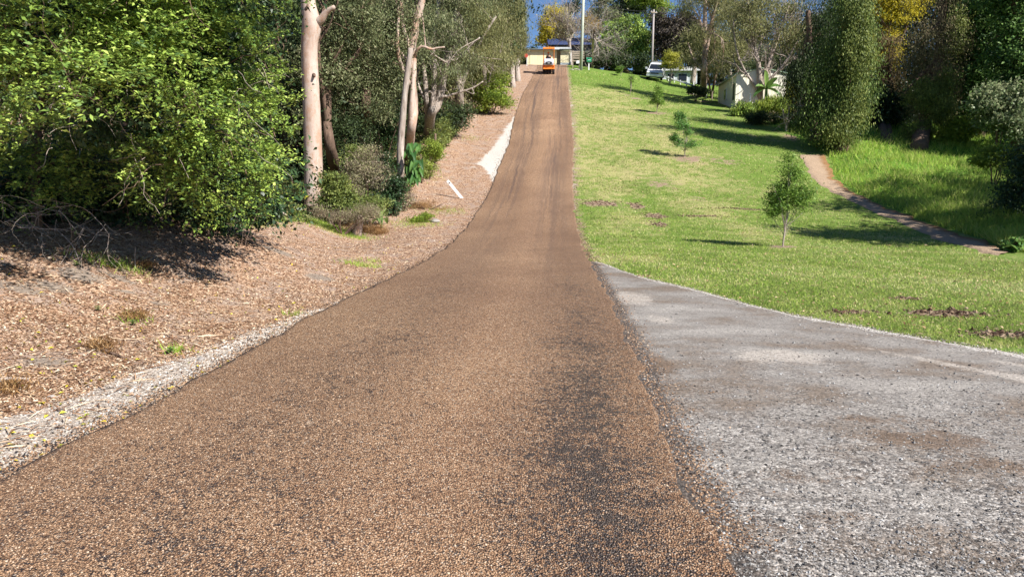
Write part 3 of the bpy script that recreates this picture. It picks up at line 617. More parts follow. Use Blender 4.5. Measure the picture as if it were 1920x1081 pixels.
L_LIME = leafmat('lime_leaves', [(.06,.11,.018), (.14,.22,.03), (.25,.34,.045), (.40,.46,.09)], .35, .4, .4)
L_YELLOW = leafmat('yellow_autumn_leaves', [(.20,.17,.015), (.40,.33,.02), (.58,.47,.03), (.70,.58,.08)], .4, .5, .3)
L_ORANGE = leafmat('rusty_orange_leaves', [(.20,.13,.02), (.36,.23,.03), (.48,.30,.04), (.52,.40,.09)], .35, .5, .3)
L_PURPLE = leafmat('dark_bronze_leaves', [(.03,.025,.022), (.06,.045,.04), (.10,.085,.065), (.15,.12,.09)], .15, .45, .4)
L_DRY = leafmat('dry_vine_stems_and_leaves', [(.10,.075,.05), (.20,.155,.11), (.31,.25,.18), (.26,.28,.11), (.46,.39,.30)], .15, .7, .2)
L_RUST = leafmat('dead_brown_weeds', [(.10,.05,.02), (.22,.12,.05), (.36,.21,.09), (.50,.34,.18)], .2, .7, .2)
L_SAP = leafmat('sapling_leaves', [(.05,.11,.02), (.10,.20,.03), (.17,.29,.045), (.28,.38,.09)], .3, .4, .4)
L_OLIVEY = leafmat('yellow_green_leaves', [(.12,.14,.02), (.24,.26,.03), (.38,.38,.05), (.50,.47,.10)], .35, .45, .4)
L_BIG = leafmat('broad_tropical_leaves', [(.03,.09,.03), (.06,.15,.035), (.11,.22,.05), (.24,.36,.09)], .3, .35, .5)

def add_crown(root, blobs, N, size, mat, seed, name='foliage', off=None, **kw):
    V, T = crown(blobs, N, size, seed, **kw); off = np.array(root.location) if off is None else off
    return link(name, quads(name, V - off, T), mat, root)
def bigleaf(mb, p, d, L, Wd, droop=.6, up=(0, 0, 1), tint=.5, n=6, heart=False):
    """arching broad leaf from p along d"""
    d = nrm(np.asarray(d, float)); s = nrm(np.cross(d, np.asarray(up, float))); u = np.cross(s, d); v = []; 
    for i in range(n + 1):
        t = i / n; wv = Wd * .5 * (math.sin(math.pi * min(1, t * 1.08 + .04)) ** .6 if not heart else (1.15 * (1 - t) ** .65 * min(1, t * 6 + .5)))
        c = np.asarray(p) + d * L * t * (1 - .12 * t) + np.array([0, 0, -droop * L * t * t])
        v += [c - s * wv + u * wv * .35, c, c + s * wv + u * wv * .35]
    f = []
    for i in range(n):
        a = i * 3; f += [(a, a + 1, a + 4, a + 3), (a + 1, a + 2, a + 5, a + 4)]
    mb.add(v, f, tint)

# ================================================================== LEFT SIDE: OVERHANGING BUSH
def spray_crown(blobs, N, size, seed, k=44, spr=.42, droop=.28):
    """layered sprays: each clump is a thin fan of leaves along arching twigs pointing outwards"""
    rng = np.random.default_rng(seed); Vs = []; Ts = []; tw = []
    A_ = np.array([(r[0] * r[2]) for c, r in blobs]); A_ = A_ / A_.sum()
    for (c, r), a in zip(blobs, A_):
        nc = int(N * a / k); v = nrm(rng.normal(size=(nc, 3)) + np.array([.25, -.55, .15])); ph = rng.uniform(0, 6.28, 6); kk = rng.normal(size=(6, 3)) * 3.5
        lum = np.clip(sum(np.sin(v @ kk[i] + ph[i]) for i in range(6)) / 3., -.9, .8)
        cc = np.asarray(c) + v * (rng.uniform(0, 1, nc) ** .3 * (1 + .38 * lum))[:, None] * np.asarray(r)
        kh = rng.normal(size=(5, 3)) * 2.6; hv = sum(np.sin(cc @ kh[i] + ph[i]) for i in range(5)) + rng.normal(size=nc) * .3; kp = hv > np.quantile(hv, .3); cc = cc[kp]; v = v[kp]; nc = len(cc)
        d = nrm(v + rng.normal(size=(nc, 3)) * .55 + np.array([.15, -.25, .1])); side = nrm(np.cross(d, np.array([0, 0, 1.]))); ct = rng.uniform(0, 1, nc)
        idx = np.repeat(np.arange(nc), k); M = len(idx); t = rng.uniform(0, 1, M); b = rng.integers(-1, 2, M)[:, None] * .5
        L = spr * rng.uniform(.6, 1.5, nc)[idx]
        dd = nrm(d[idx] + side[idx] * b); p = cc[idx] + dd * (t * L)[:, None] + np.array([0, 0, -1.])[None] * (droop * t * t * L)[:, None] + rng.normal(size=(M, 3)) * .022
        sg = rng.choice([-1, 1], M)[:, None]; ld = dd * .5 + side[idx] * sg * .7 + rng.normal(size=(M, 3)) * .3
        n = nrm(np.array([.1, -.2, .9]) + rng.normal(size=(M, 3)) * .5)
        Vs.append(leafquads(p, ld, n, size * rng.uniform(.5, 1.55, M), .46)); Ts.append(np.clip(.5 * ct[idx] + .5 * rng.uniform(0, 1, M), 0, 1))
        for i in range(0, nc, 6): tw.append((cc[i] - d[i] * .5, d[i]))
    return np.concatenate(Vs), np.concatenate(Ts), tw
b0 = P(170, 455); root = thing('overhanging_bush', 'huge dense glossy green bush overhanging the mulch bank at left', 'bush', b0)
BL = pblobs([(a, b, c, d, e - 12.6) for a, b, c, d, e in [(60,60,240,120,8.2),(-180,60,200,160,8.0),(270,50,190,125,8.3),(130,150,130,46,7.1),(290,120,110,50,7.9),(250,-130,320,150,8.4),(60,-60,250,90,7.4),(420,5,50,50,10.2),(400,105,110,80,9.2),(452,190,82,76,9.9),(486,260,46,58,10.4),(430,325,100,72,9.7),(330,265,105,75,9.5),(310,350,110,38,9.4),(150,310,200,80,10.5),(-20,330,150,85,10.0),(290,288,40,24,8.5),(380,200,90,60,8.9),(500,205,50,15,9.8),(545,262,22,12,10.0),(470,62,70,14,9.8),(90,230,150,22,7.6)]], 12.6)
V, T, tw = spray_crown(BL, 135000, .050, 4, spr=.34)
link('foliage', quads('foliage', V - b0, T), L_BUSH, root)
# inner mass that keeps daylight out from behind; inner shade put into darker leaves
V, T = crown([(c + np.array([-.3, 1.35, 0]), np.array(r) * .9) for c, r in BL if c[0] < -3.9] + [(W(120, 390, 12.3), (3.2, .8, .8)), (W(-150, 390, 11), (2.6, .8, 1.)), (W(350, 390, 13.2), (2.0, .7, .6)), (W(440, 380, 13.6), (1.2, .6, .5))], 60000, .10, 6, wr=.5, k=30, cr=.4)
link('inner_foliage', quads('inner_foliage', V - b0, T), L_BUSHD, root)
mb = MB(); rg = np.random.default_rng(8)
for px, py, Yb in [(120,440,10.6),(60,430,9.8),(230,430,11.4),(330,420,12.4),(-60,450,9.),(420,405,13.2)]:
    s = G(W(px, py, Yb)[0] - .2, Yb + .4); q, r = smooth_line([s, s + np.array([-.1, .3, 1.2]), s + np.array([.3, .1, 2.6]), s + np.array([.2, -.4, 4])], [.07, .06, .045, .02], 5); mb.tube(q, r, 7)
for p, d in tw[::3]: branches(mb, p, d + np.array([0, 0, -.15]), .7, .008, 1, rg, 4, .8, 0, .5)
mb.build('branches', B_BROWN, root, off=b0)
# hanging vines and bare twigs on the face of the bush
mb = MB()
for i in range(34):
    px = rg.uniform(80, 520); py = rg.uniform(60, 300); Yv = 7.3 + px / 520 * 2.0; p = W(px, py, Yv); L = rg.uniform(.3, .9)
    pts = [p]; d = nrm(rg.normal(size=3) * .7 + np.array([0, 0, -.7]))
    for j in range(7): d = nrm(d + rg.normal(size=3) * .35 + np.array([0, 0, -.12])); pts.append(pts[-1] + d * L / 7)
    mb = MB(); mb.tube(pts, np.linspace(.004, .002, 8), 4, caps=False); mb.build('hanging_vine', B_GREY, root, off=b0)
for i in range(34):                       # bare tangle low at the left
    mb = MB(); p = W(rg.uniform(-40, 200), rg.uniform(385, 440), rg.uniform(8.8, 10.2)); branches(mb, p, np.array([rg.uniform(-.2, 1), rg.uniform(-1, .2), rg.uniform(-.6, .25)]), rg.uniform(.45, .8), .0045, 2, rg, 4, .55, -.12, .5, (2, 3)); mb.build('bare_twig', B_GREY, root, off=b0)
c = []
for px, py in [(50,45),(62,12),(112,160),(30,40)]:
    p = W(px, py, 7.2); c.append(p)
mb = MB()
for p in c[:3]:
    for j in range(14): bigleaf(mb, p + rg.normal(size=3) * .015, rg.normal(size=3) + np.array([0, -.5, .3]), .05, .022, .2, tint=.9, n=2)
M_WHITEF = plain('white_petals', (.75, .73, .68), .6)
mb.build('blossom', M_WHITEF, root, off=b0)

# ================================================================== LEFT SIDE: TREES
bg_ = P(590, 391); root = thing('gum_tree', 'tall smooth pale pink gum trunk with a broken limb stub, nearest on the left', 'tree', bg_)
Yg = bg_[1]; rgx = np.random.default_rng(3)
pp = [bg_ + np.array([0, 0, -.2]), bg_ + np.array([0, 0, .25])] + pline([(588,330),(586,250),(583,170),(580,90),(584,45),(578,5),(571,-70),(560,-160),(570,-260)], Yg)
q, r = smooth_line(pp, [.42, .36, .335, .315, .295, .28, .33, .25, .22, .18, .1], 6); mb = MB(); mb.tube(q, r, 20, wob=.012, rng=rgx); mb.build('trunk', B_PALE, root, off=bg_, smooth=True)
mb = MB(); q, r = smooth_line([W(588,42,Yg), W(600,38,Yg-.1), W(613,22,Yg-.2), W(627,12,Yg-.3)], [.17, .15, .10, .06], 4); mb.tube(q, r, 9, wob=.05, rng=rgx); mb.build('broken_limb', B_PALE, root, off=bg_, smooth=True)
for pa, pb, r0_ in ((W(588,140,Yg-.2), W(590,143,Yg-.38), .07), (W(574,22,Yg-.2), W(577,8,Yg-.33), .07)): mb = MB(); mb.tube([pa, pb], [r0_, r0_ * .5], 8); mb.build('branch_scar', B_BROWN, root, off=bg_, smooth=True)
add_crown(root, [(W(500, -420, Yg + 4), (3.2, 2.5, 2)), (W(440, -330, Yg + 5), (1.8, 1.6, 1.3))], 5000, .13, L_GUM, 31, 'crown', wr=.2, droop=.8)

FG = 'background trees of the left forest'
# brown trunks behind the gum
tree('forest_tree', 'thin shaded brown trunk just left of the pale gum trunk', 'tree', Yg + 5, (551, 358), [([(546,330),(538,280),(530,220),(520,100),(515,-40)], .2, .12)], [(480,-40,80,70),(512,30,45,60)], 8000, .13, L_FOREST, B_BROWN, 41, FG, cr=.45)
tree('forest_tree', 'thick brown trunk close behind the pale gum, dry vines on its foot', 'tree', Yg + 3, (635, 335), [([(620,280),(612,220),(608,120),(605,0)], .24, .14)], [(640,60,70,60),(610,130,60,60),(660,0,60,60)], 16000, .11, L_GUM, B_BROWN, 42, FG, cr=.45)
tree('forest_tree', 'brown trunk leaning slightly amid grey green foliage right of the pale gum', 'tree', 31, (678, 258), [([(684,215),(688,150),(690,60),(700,-60)], .24, .15)], [(700,70,75,70),(650,150,60,60),(730,130,50,65),(690,200,60,40),(740,40,60,60),(640,30,60,60)], 42000, .11, L_GUM, B_BROWN, 43, FG, cr=.5, wr=.4)
tree('pale_gum', 'slender pale gum with a kinked trunk standing by the fence line', 'tree', 31, (762, 300), [([(770,250),(776,200),(771,130),(776,60),(790,5),(805,-80)], .20, .15), ([(768,240),(776,110),(757,60),(750,-20),(740,-90)], .13, .09), ([(776,110),(812,92),(834,88)], .08, .03), ([(770,128),(750,122),(735,116)], .06, .03)],
     [(790,-70,60,40),(745,-80,60,40),(700,60,40,40)], 9000, .13, L_GUM, B_PALE, 44, limbs=6, droop=.7, wr=.25)
tree('vine_wrapped_tree', 'straight thin pale trunk wrapped in dry vines at its foot beside the gully', 'tree', 28, (755, 384), [([(752,340),(751,280),(755,220),(762,150),(770,90)], .17, .10)], None, 0, .1, L_GUM, B_GREY, 45, limbs=0)
r_ = bpy.context.scene.objects['vine_wrapped_tree']
add_crown(r_, [(W(757, 350, 27.6), (.32, .3, .75)), (W(760, 372, 27.5), (.45, .4, .5))], 2600, .10, L_DRY, 46, 'dry_vines', wr=.12, droop=1.2, cr=.18, k=14)
mb = MB()
rr = np.random.default_rng(12)
for i in range(44):
    p = W(rr.uniform(765, 788), rr.uniform(268, 335), 27.2 + rr.uniform(-.2, .3)); bigleaf(mb, p, (rr.uniform(-.5, .5), -.7, -.2), rr.uniform(.3, .45), rr.uniform(.18, .26), .7, (0, -.7, .7), rr.uniform(.1, .6), heart=True)
rt = thing('climbing_plant', 'big dark heart shaped leaves climbing beside the thin pale trunk', 'plant', P(775, 345)); mb.build('leaves', L_BIG, rt, off=np.array(rt.location))
mb = MB(); q, r = smooth_line([np.array(rt.location), W(777, 310, 27.4), W(775, 265, 27.5)], [.03, .03, .02], 3); mb.tube(q, r, 6); mb.build('stem', B_BROWN, rt, off=np.array(rt.location))
tree('multi_trunk_gum', 'cluster of crooked pale trunks forking from one base by the verge', 'tree', 38, (803, 256), [([(808,215),(822,190),(836,120),(850,60),(862,-20)], .28, .14), ([(800,200),(796,140),(785,80),(775,20)], .15, .09), ([(808,215),(815,150),(812,90),(820,30),(826,-40)], .16, .1), ([(822,190),(845,178),(885,165),(906,152)], .09, .03), ([(812,180),(790,176),(765,180)], .08, .04), ([(836,130),(860,110),(884,84),(900,70)], .09, .04), ([(850,60),(866,40),(857,22),(846,38)], .08, .03), ([(800,200),(782,150),(790,110)], .08, .05)],
     [(830,-40,70,45),(880,0,60,50),(790,100,40,40,-2),(850,80,40,50),(842,150,26,20,-2),(815,40,34,34,-2),(870,120,28,26,-1)], 24000, .13, L_GUM, B_GREY, 47, limbs=8, droop=.7, wr=.3, cr=.5)
tree('multi_trunk_gum', 'reddish brown gum trunk with twisting limbs behind the cluster of crooked pale trunks', 'tree', 44, (858, 232), [([(862,180),(856,120),(852,60),(848,-20)], .26, .16), ([(862,180),(880,120),(905,70),(930,30)], .16, .07), ([(856,110),(838,60),(830,0)], .12, .08)],
     [(870,30,55,60),(900,90,50,60),(840,-30,60,50),(845,150,35,40)], 22000, .15, L_OLIVE, B_GREY, 48, limbs=10, droop=.8, wr=.25, cr=.6)
ED = 'drooping olive trees along the left verge'
for i, (px, py, rx, ry, Yd, bx, by, lab) in enumerate([(905,95,52,80,50,912,208,'drooping olive tree above the lime green shrub'), (938,90,36,72,58,944,182,'drooping olive tree behind the lime green shrub, beside the upper verge'),
        (956,75,22,66,66,962,164,'drooping olive tree second from the top of the drive on the left'), (974,64,12,54,73,972,152,'drooping olive tree nearest the cream garage on the left'), (930,10,60,60,54,925,190,'tall olive tree crown reaching the top edge above the lime shrub')]):
    tree('drooping_tree', lab, 'tree', Yd, P(bx, by), [([(bx - 3, by - 50), (px, py), (px + 3, py - ry * .7)], .22, .08), ([(bx + 2, by - 40), (px + rx * .5, py - 10)], .1, .04)], [(px, py, rx, ry), (px - rx * .5, py + ry * .5, rx * .6, ry * .45), (px + rx * .35, py - ry * .6, rx * .6, ry * .5), (px - rx * .3, py - ry * .9, rx * .7, ry * .4)], 26000, .20, L_OLIVE, B_GREY, 60 + i, ED, droop=1.1, wr=.16, cr=.45, flat=1.3, up=.2, limbs=8, lump=.35)
# far wall of forest behind
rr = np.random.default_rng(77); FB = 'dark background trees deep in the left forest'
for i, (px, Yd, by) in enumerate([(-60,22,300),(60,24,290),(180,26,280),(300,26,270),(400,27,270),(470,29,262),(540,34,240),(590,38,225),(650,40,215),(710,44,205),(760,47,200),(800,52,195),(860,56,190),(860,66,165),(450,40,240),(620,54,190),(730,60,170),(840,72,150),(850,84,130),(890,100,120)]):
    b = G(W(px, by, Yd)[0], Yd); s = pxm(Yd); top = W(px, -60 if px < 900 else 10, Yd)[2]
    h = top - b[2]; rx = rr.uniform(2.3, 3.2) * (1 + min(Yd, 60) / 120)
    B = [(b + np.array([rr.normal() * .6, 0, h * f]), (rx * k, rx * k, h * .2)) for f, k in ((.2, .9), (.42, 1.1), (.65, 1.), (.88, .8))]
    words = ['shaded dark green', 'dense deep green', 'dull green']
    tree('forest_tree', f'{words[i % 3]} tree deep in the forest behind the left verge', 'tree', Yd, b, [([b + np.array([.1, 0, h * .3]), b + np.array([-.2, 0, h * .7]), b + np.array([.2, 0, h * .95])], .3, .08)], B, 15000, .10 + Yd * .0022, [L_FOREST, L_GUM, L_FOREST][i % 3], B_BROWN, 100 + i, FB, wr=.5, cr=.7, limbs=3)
# understorey
def shrub(name, label, cat, px, py, blobs, Y, N, size, mat, seed, stems=5, bark=B_BROWN, group=None, **kw):
    b = P(px, py) if Y is None else G(W(px, py, Y)[0], Y); Yb = b[1]; r = thing(name, label, cat, b, 0, group); mb = MB(); rg = np.random.default_rng(seed); B = pblobs(blobs, Yb)
    for i in range(stems):
        c, rad = B[i % len(B)]; t = c + rg.normal(size=3) * np.array(rad) * .4; m = (b + t) / 2 + rg.normal(size=3) * .08
        q, rr2 = smooth_line([b - np.array([0, 0, .1]), m, t], [.035, .025, .01], 4); mb.tube(q, rr2, 5, caps=False)
        branches(mb, m, t - b, np.linalg.norm(t - b) * .5, .012, 1, rg, 4)
    if mb.n: mb.build('stems', bark, r, off=b)
    add_crown(r, B, N, size, mat, seed, **kw); return r
shrub('shrub', 'lime green leafy shrub at the verge edge halfway up the hill', 'shrub', 925, 214, [(925,175,26,34),(945,190,16,22),(905,165,22,30),(940,150,15,22),(905,195,18,18)], None, 11000, .13, L_LIME, 201, cr=.4, wr=.55)
shrub('shrub', 'low dark green undergrowth shrub behind the pale gum trunk', 'shrub', 640, 330, [(640,300,45,45),(600,250,40,50),(660,250,45,40)], 30, 12000, .10, L_FOREST, 202, cr=.4)
shrub('shrub', 'bright green broad leaved undergrowth between brown trunk and thin pale trunk', 'shrub', 720, 320, [(715,270,40,45),(735,230,35,40),(700,300,30,30)], 33, 12000, .10, L_BUSHD, 203, cr=.4)
shrub('shrub', 'dark leafy undergrowth at the foot of the crooked pale trunks', 'shrub', 830, 250, [(835,225,28,28),(860,215,22,28),(780,240,22,26)], 42, 9000, .13, L_FOREST, 204, cr=.4)
shrub('vine_mound', 'stump smothered in dry and green vines right of the pale gum', 'vines', 690, 400, [(685,300,32,30),(690,340,38,30),(672,325,25,30),(712,330,18,40),(690,375,40,24),(665,365,26,26)], 26, 16000, .075, L_DRY, 205, stems=4, wr=.3, cr=.22, k=18)
shrub('undergrowth_bush', 'fresh green vine bush touching the right side of the pale gum', 'bush', 635, 390, [(625,350,24,32),(645,375,30,24),(615,382,16,18),(655,392,22,14)], 23.5, 11000, .075, L_VINE, 206, wr=.6, cr=.2)
shrub('undergrowth_bush', 'tangled dry and green weeds at the gully edge below the pale gum', 'bush', 640, 415, [(640,405,38,16),(690,400,30,20),(600,398,20,12)], 22.5, 9000, .06, L_DRY, 207, wr=.18, cr=.2, up=1.2, droop=-.5)
shrub('undergrowth_bush', 'dark green leafy bush under the hanging heart shaped leaves', 'bush', 735, 395, [(725,370,24,24),(738,345,18,28),(728,390,24,14)], 26, 8000, .09, L_BUSHD, 208, wr=.5, cr=.2)
shrub('undergrowth_bush', 'green vine bush where the fence meets the thin pale trunk', 'bush', 805, 335, [(800,310,18,22),(815,290,16,22),(788,325,14,16)], None, 7000, .08, L_LIME, 209, wr=.5, cr=.22)
for i, (px, py, Yu, nb_, lab, mt) in enumerate([(660,380,28,[(655,345,30,26),(665,300,26,30)],'leafy green vine thicket just behind the dry vine mound','v'), (715,385,29,[(712,350,26,28),(708,310,24,26)],'dark thicket between the vine mound and thin pale trunk','d'), (590,375,30,[(590,340,34,30),(570,310,30,30)],'dark thicket showing behind the foot of the pale gum','d'), (745,380,27,[(742,385,16,12),(735,372,14,10)],'dry grassy tangle round the foot of the thin pale trunk','y'), (640,400,24,[(668,392,24,18),(700,385,22,18)],'mixed green thicket at the back of the gully','v')]):
    shrub('thicket', lab, 'bush', px, py, nb_ + [(nb_[0][0], py - 8, nb_[0][2], 14)], Yu, 9000, .085, {'v': L_VINE, 'd': L_BUSHD, 'y': L_DRY}[mt], 240 + i, wr=.45, cr=.25)
shrub('dead_weeds', 'rusty brown dead weeds in the gully, left patch', 'weeds', 690, 436, [(690,428,36,14),(660,432,22,10),(715,436,18,9)], None, 9000, .07, L_RUST, 210, wr=.1, cr=.14, up=1, droop=-1)
shrub('dead_weeds', 'rusty brown dead weeds by the fallen marker post', 'weeds', 800, 392, [(800,385,32,9),(770,388,22,9),(822,395,16,7)], None, 7000, .07, L_RUST, 211, wr=.1, cr=.14, up=1, droop=-1)
shrub('weeds', 'bright green weed clump between the rusty brown weeds', 'weeds', 785, 415, [(785,411,20,6),(800,405,12,5)], None, 3000, .06, L_LIME, 212, wr=.4, cr=.12)
for i, (px, py, s, lab) in enumerate([(250,600,.16,'rusty brown dried fern on the mulch just above the long dead stick'), (190,655,.13,'rusty brown dried fern on the mulch between dead stick and road edge'), (20,735,.16,'rusty brown dried fern beside the pale root at the left edge'), (275,505,.13,'thin dry weed at the edge of the bush shadow')]):
    b = P(px, py); r = thing('dried_fern', lab, 'weeds', b, 0, 'dried ferns on the left bank'); add_crown(r, [(b + np.array([0, 0, .05]), (s, s, .06))], 700, .05, L_RUST, 300 + i, 'fronds', wr=.14, cr=.07, k=12, up=.8, droop=-.4)
for i, (px, py, s, lab) in enumerate([(215,503,.09,'little broad leaved green seedling at the edge of the bush shadow'), (250,610,.06,'tiny green weed left of the dried fern'), (320,665,.07,'tiny green weed above the white gravel shoulder'), (185,585,.05,'tiny green weed in the middle of the mulch bank'), (145,500,.06,'tiny green yellow weed at the foot of the bare twigs')]):
    b = P(px, py); r = thing('seedling', lab, 'plant', b, 0, 'small green weeds on the left bank'); mb = MB(); rg = np.random.default_rng(i)
    for j in range(16): a = j * 2.4; bigleaf(mb, b + np.array([0, 0, .02 + .003 * j]), (math.cos(a), math.sin(a), .5), s * rg.uniform(.7, 1.2), s * .4, .3, tint=rg.uniform(.4, 1), n=3)
    mb.build('leaves', L_BIG, r, off=b); mb = MB(); mb.tube([b - np.array([0, 0, .02]), b + np.array([0, 0, .07])], .004, 5); mb.build('stem', B_BROWN, r, off=b)
# taro leaves
for i, (px, py, n, s, Yt, lab) in enumerate([(715,398,9,.5,24,'clump of big light green taro leaves in the gully'), (565,372,5,.5,Yg + .6,'yellow green broad leaf plant left of the pale gum foot'), (602,392,4,.42,Yg - .9,'yellow broad leaves right at the pale gum foot')]):
    b = P(px, py) if i else G(W(px, py, Yt)[0], Yt); r = thing('broadleaf_plant', lab, 'plant', b, 0, 'broad leaved plants in the gully'); mb = MB(); ms = MB(); rg = np.random.default_rng(50 + i)
    for j in range(n):
        a = rg.uniform(0, 6.28); h = rg.uniform(.25, .7); t = b + np.array([math.cos(a) * .35, math.sin(a) * .3 - .1, h]); ms.tube([b, (b + t) / 2 + np.array([0, 0, .1]), t], [.015, .012, .008], 5)
        bigleaf(mb, t, (math.cos(a), math.sin(a) - .6, -.1), s * rg.uniform(.6, 1), s * .6, .35, tint=rg.uniform(.6, 1), heart=True)
    mb.build('leaves', L_BIG if i == 0 else L_OLIVEY, r, off=b); ms.build('stems', L_BIG, r, off=b)
# logs, stumps, sticks
def log(name, label, cat, pts, r0, r1, mat, sides=9, **kw):
    b = np.array(pts[0]); root = thing(name, label, cat, b); q, rr2 = smooth_line(pts, np.linspace(r0, r1, len(pts)), 4); mb = MB(); mb.tube(q, rr2, sides, wob=.06, rng=np.random.default_rng(int(abs(b[0]) * 100))); o = mb.build('wood', mat, root, off=b, smooth=True); return root
def lift(p, h): p = np.array(p); p[2] += h; return p
log('fallen_log', 'pale fallen log lying in the grass below the bush', 'log', [lift(P(497,372), .25), lift(P(512,388), .16), lift(P(533,408), .06)], .06, .085, B_DEAD)
log('tree_stump', 'short leaning pale stump on the gully rim', 'stump', [lift(P(668,440), -.1), lift(W(672,422,P(668,440)[1]), 0), W(678,404,P(668,440)[1])], .17, .11, B_PALE)
log('tree_stump', 'low rotten post stub beside the leaning pale stump', 'stump', [lift(P(620,420), -.1), W(620,402,P(620,420)[1])], .10, .08, B_GREY)
log('dead_stick', 'long curved dark dead stick lying on the mulch bank', 'stick', [lift(P(125,655), .012), lift(P(160,652), .02), lift(P(195,662), .02), lift(P(240,677), .012)], .006, .013, B_BROWN, 7)
log('exposed_root', 'pale crooked root at the left edge of the bank', 'root', [lift(P(-20,735), .02), lift(P(5,722), .04), lift(P(55,716), .015)], .025, .010, B_DEAD, 7)
log('dead_stick', 'thin bare twig standing in the bush shadow', 'stick', [lift(P(254,505), 0), W(253, 480, P(254,505)[1]), W(254, 463, P(254,505)[1])], .006, .003, B_DEAD, 5)
log('dead_stick', 'pale bent branch drooping from the bush onto the mulch', 'stick', [W(105,428,P(148,490)[1]+.3), W(135,458,P(148,490)[1]), lift(P(149,490), 0)], .004, .008, B_DEAD, 5)
for i, (px, py, r, lab) in enumerate([(910,752,.03,'x')][:0]): pass
# flat stones on the bank
def rock(label, px, py, s, seed, group='grey stones on the left bank'):
    b = P(px, py); rg = np.random.default_rng(seed); me = bpy.data.meshes.new('stone'); bm_ = __import__('bmesh').new(); __import__('bmesh').ops.create_icosphere(bm_, subdivisions=3, radius=1)
    k = rg.normal(size=(5, 3)) * 1.8; p = rg.uniform(0, 6, 5)
    for v in bm_.verts:
        c = np.array(v.co); f = 1 + .13 * sum(math.sin(c @ k[i] + p[i]) for i in range(5)); v.co = Vector((c[0] * s * f, c[1] * s * .7 * f, c[2] * s * .4 * f))
    bm_.to_mesh(me); bm_.free(); me.polygons.foreach_set('use_smooth', [False] * len(me.polygons)); o = link('stone', me, M_ROCK, None, label=label, category='stone', group=group); o.location = (b[0], b[1], b[2] + s * .08); o.rotation_euler[2] = rg.uniform(0, 3); return o
M_ROCK = plain('grey_rock', (.30, .27, .25), .9, .2, 0, .35, 22)
rock('pale rock in the green weeds of the gully', 815, 415, .22, 4); rock('pale pinkish rock at the head of the white gravel shoulder', 378, 672, .05, 5); rock('small dark tar lump on the white gravel shoulder', 100, 745, .035, 6)

# fence with vines along the forest edge
fp = [P(*q) for q in [(800,345),(826,300),(852,262),(876,224),(897,196)]]; b = fp[0]; root = thing('vine_covered_fence', 'wire fence smothered in bright green vines along the forest edge', 'fence', b)
for p in fp: mb = MB(); mb.tube([p + np.array([-.25, 0, -.1]), p + np.array([-.25, 0, 1.35])], .055, 8); mb.build('fence_post', B_BROWN, root, off=b, smooth=True)
mb = MB()
for h in (.4, .8, 1.2): mb.tube([p + np.array([-.25, -.03, h]) for p in fp], .004, 4)
M_WIRE = plain('galvanised_wire', (.35, .35, .36), .4, .5, .8); mb.build('wire', M_WIRE, root, off=b)
vb = []
for i in range(12):
    t = i / 11; k = t * (len(fp) - 1); j = min(int(k), len(fp) - 2); p = fp[j] + (fp[j + 1] - fp[j]) * (k - j); vb.append((p + np.array([-.35, 0, .75]), (.4, .9, .75)))
add_crown(root, vb[:7], 9000, .10, L_VINE, 230, 'vines', wr=.6, cr=.25); add_crown(root, vb[6:], 6000, .11, L_DRY, 231, 'dry_vines', wr=.4, cr=.25)
# fallen white marker post
M_WPOST = plain('white_post_paint', (.78, .78, .76), .5, .4, 0, .05)
b = P(866, 371); top = W(839, 338, b[1] + .15); root = thing('marker_post', 'leaning white roadside marker post on the left verge', 'post', b); mb = MB()
d = nrm(top - b); s = nrm(np.cross(d, np.array([0, 1., 0]))); n = np.cross(s, d); hw, ht = .06, .018; v = []
for q in (b - d * .1, b + d * (np.linalg.norm(top - b))): v += [q - s * hw - n * ht, q + s * hw - n * ht, q + s * hw + n * ht, q - s * hw + n * ht]
mb.add(v, [(0,3,2,1),(4,5,6,7),(0,1,5,4),(1,2,6,5),(2,3,7,6),(3,0,4,7)]); mb.build('post', M_WPOST, root, off=b)
mb = MB(); e = top - d * .14; fw = -n if n[1] > 0 else n; mb.tube([e + fw * .015, e + fw * .028], .032, 12); mb.build('reflector', plain('dark_reflector', (.08, .03, .03), .3), root, off=b)

# ================================================================== RIGHT SIDE: SAPLINGS
def sapling(label, px, py, lean, H_, blobs, N, size, seed, mat=L_SAP, r=.022, group='young planted trees on the lawn', **kw):
    b = P(px, py); root = thing('sapling', label, 'sapling', b, 0, group); rg = np.random.default_rng(seed); B = pblobs(blobs, b[1])
    top = W(px + lean, py - H_ / pxm(b[1]) * .93, b[1]); mb = MB(); m = (b + top) / 2 + np.array([.05, 0, 0])
    q, rr2 = smooth_line([b - np.array([0, 0, .08]), b * .7 + m * .3, m, top], [r * 1.2, r, r * .7, r * .25], 5); mb.tube(q, rr2, 7)
    for i in range(26):
        k = rg.integers(len(q) // 4, len(q)); c, rad = B[i % len(B)]; t = c + rg.normal(size=3) * np.array(rad) * .5; s = q[k]
        if t[2] < s[2] - .1: s = q[max(2, k // 2)]
        l, lr = smooth_line([s, (s + t) / 2 + np.array([0, 0, -.04]), t], [.009, .007, .003], 3); mb.tube(l, lr, 4, caps=False)
    mb.build('trunk', B_GREY, root, off=b, smooth=True)
    kw = dict(dict(wr=.3, cr=.16, k=22, shell=.5, lump=.35), **kw); add_crown(root, B, N, size, mat, seed, 'crown', **kw)
    # ring of turned soil at its foot
    return root
sapling('nearest and largest sapling on the lawn with a bushy crown', 1467, 462, 15, 2.3, [(1480,368,36,44),(1462,395,26,24),(1498,372,26,34),(1483,325,22,26),(1462,360,20,28),(1478,302,10,14)], 8500, .085, 401)
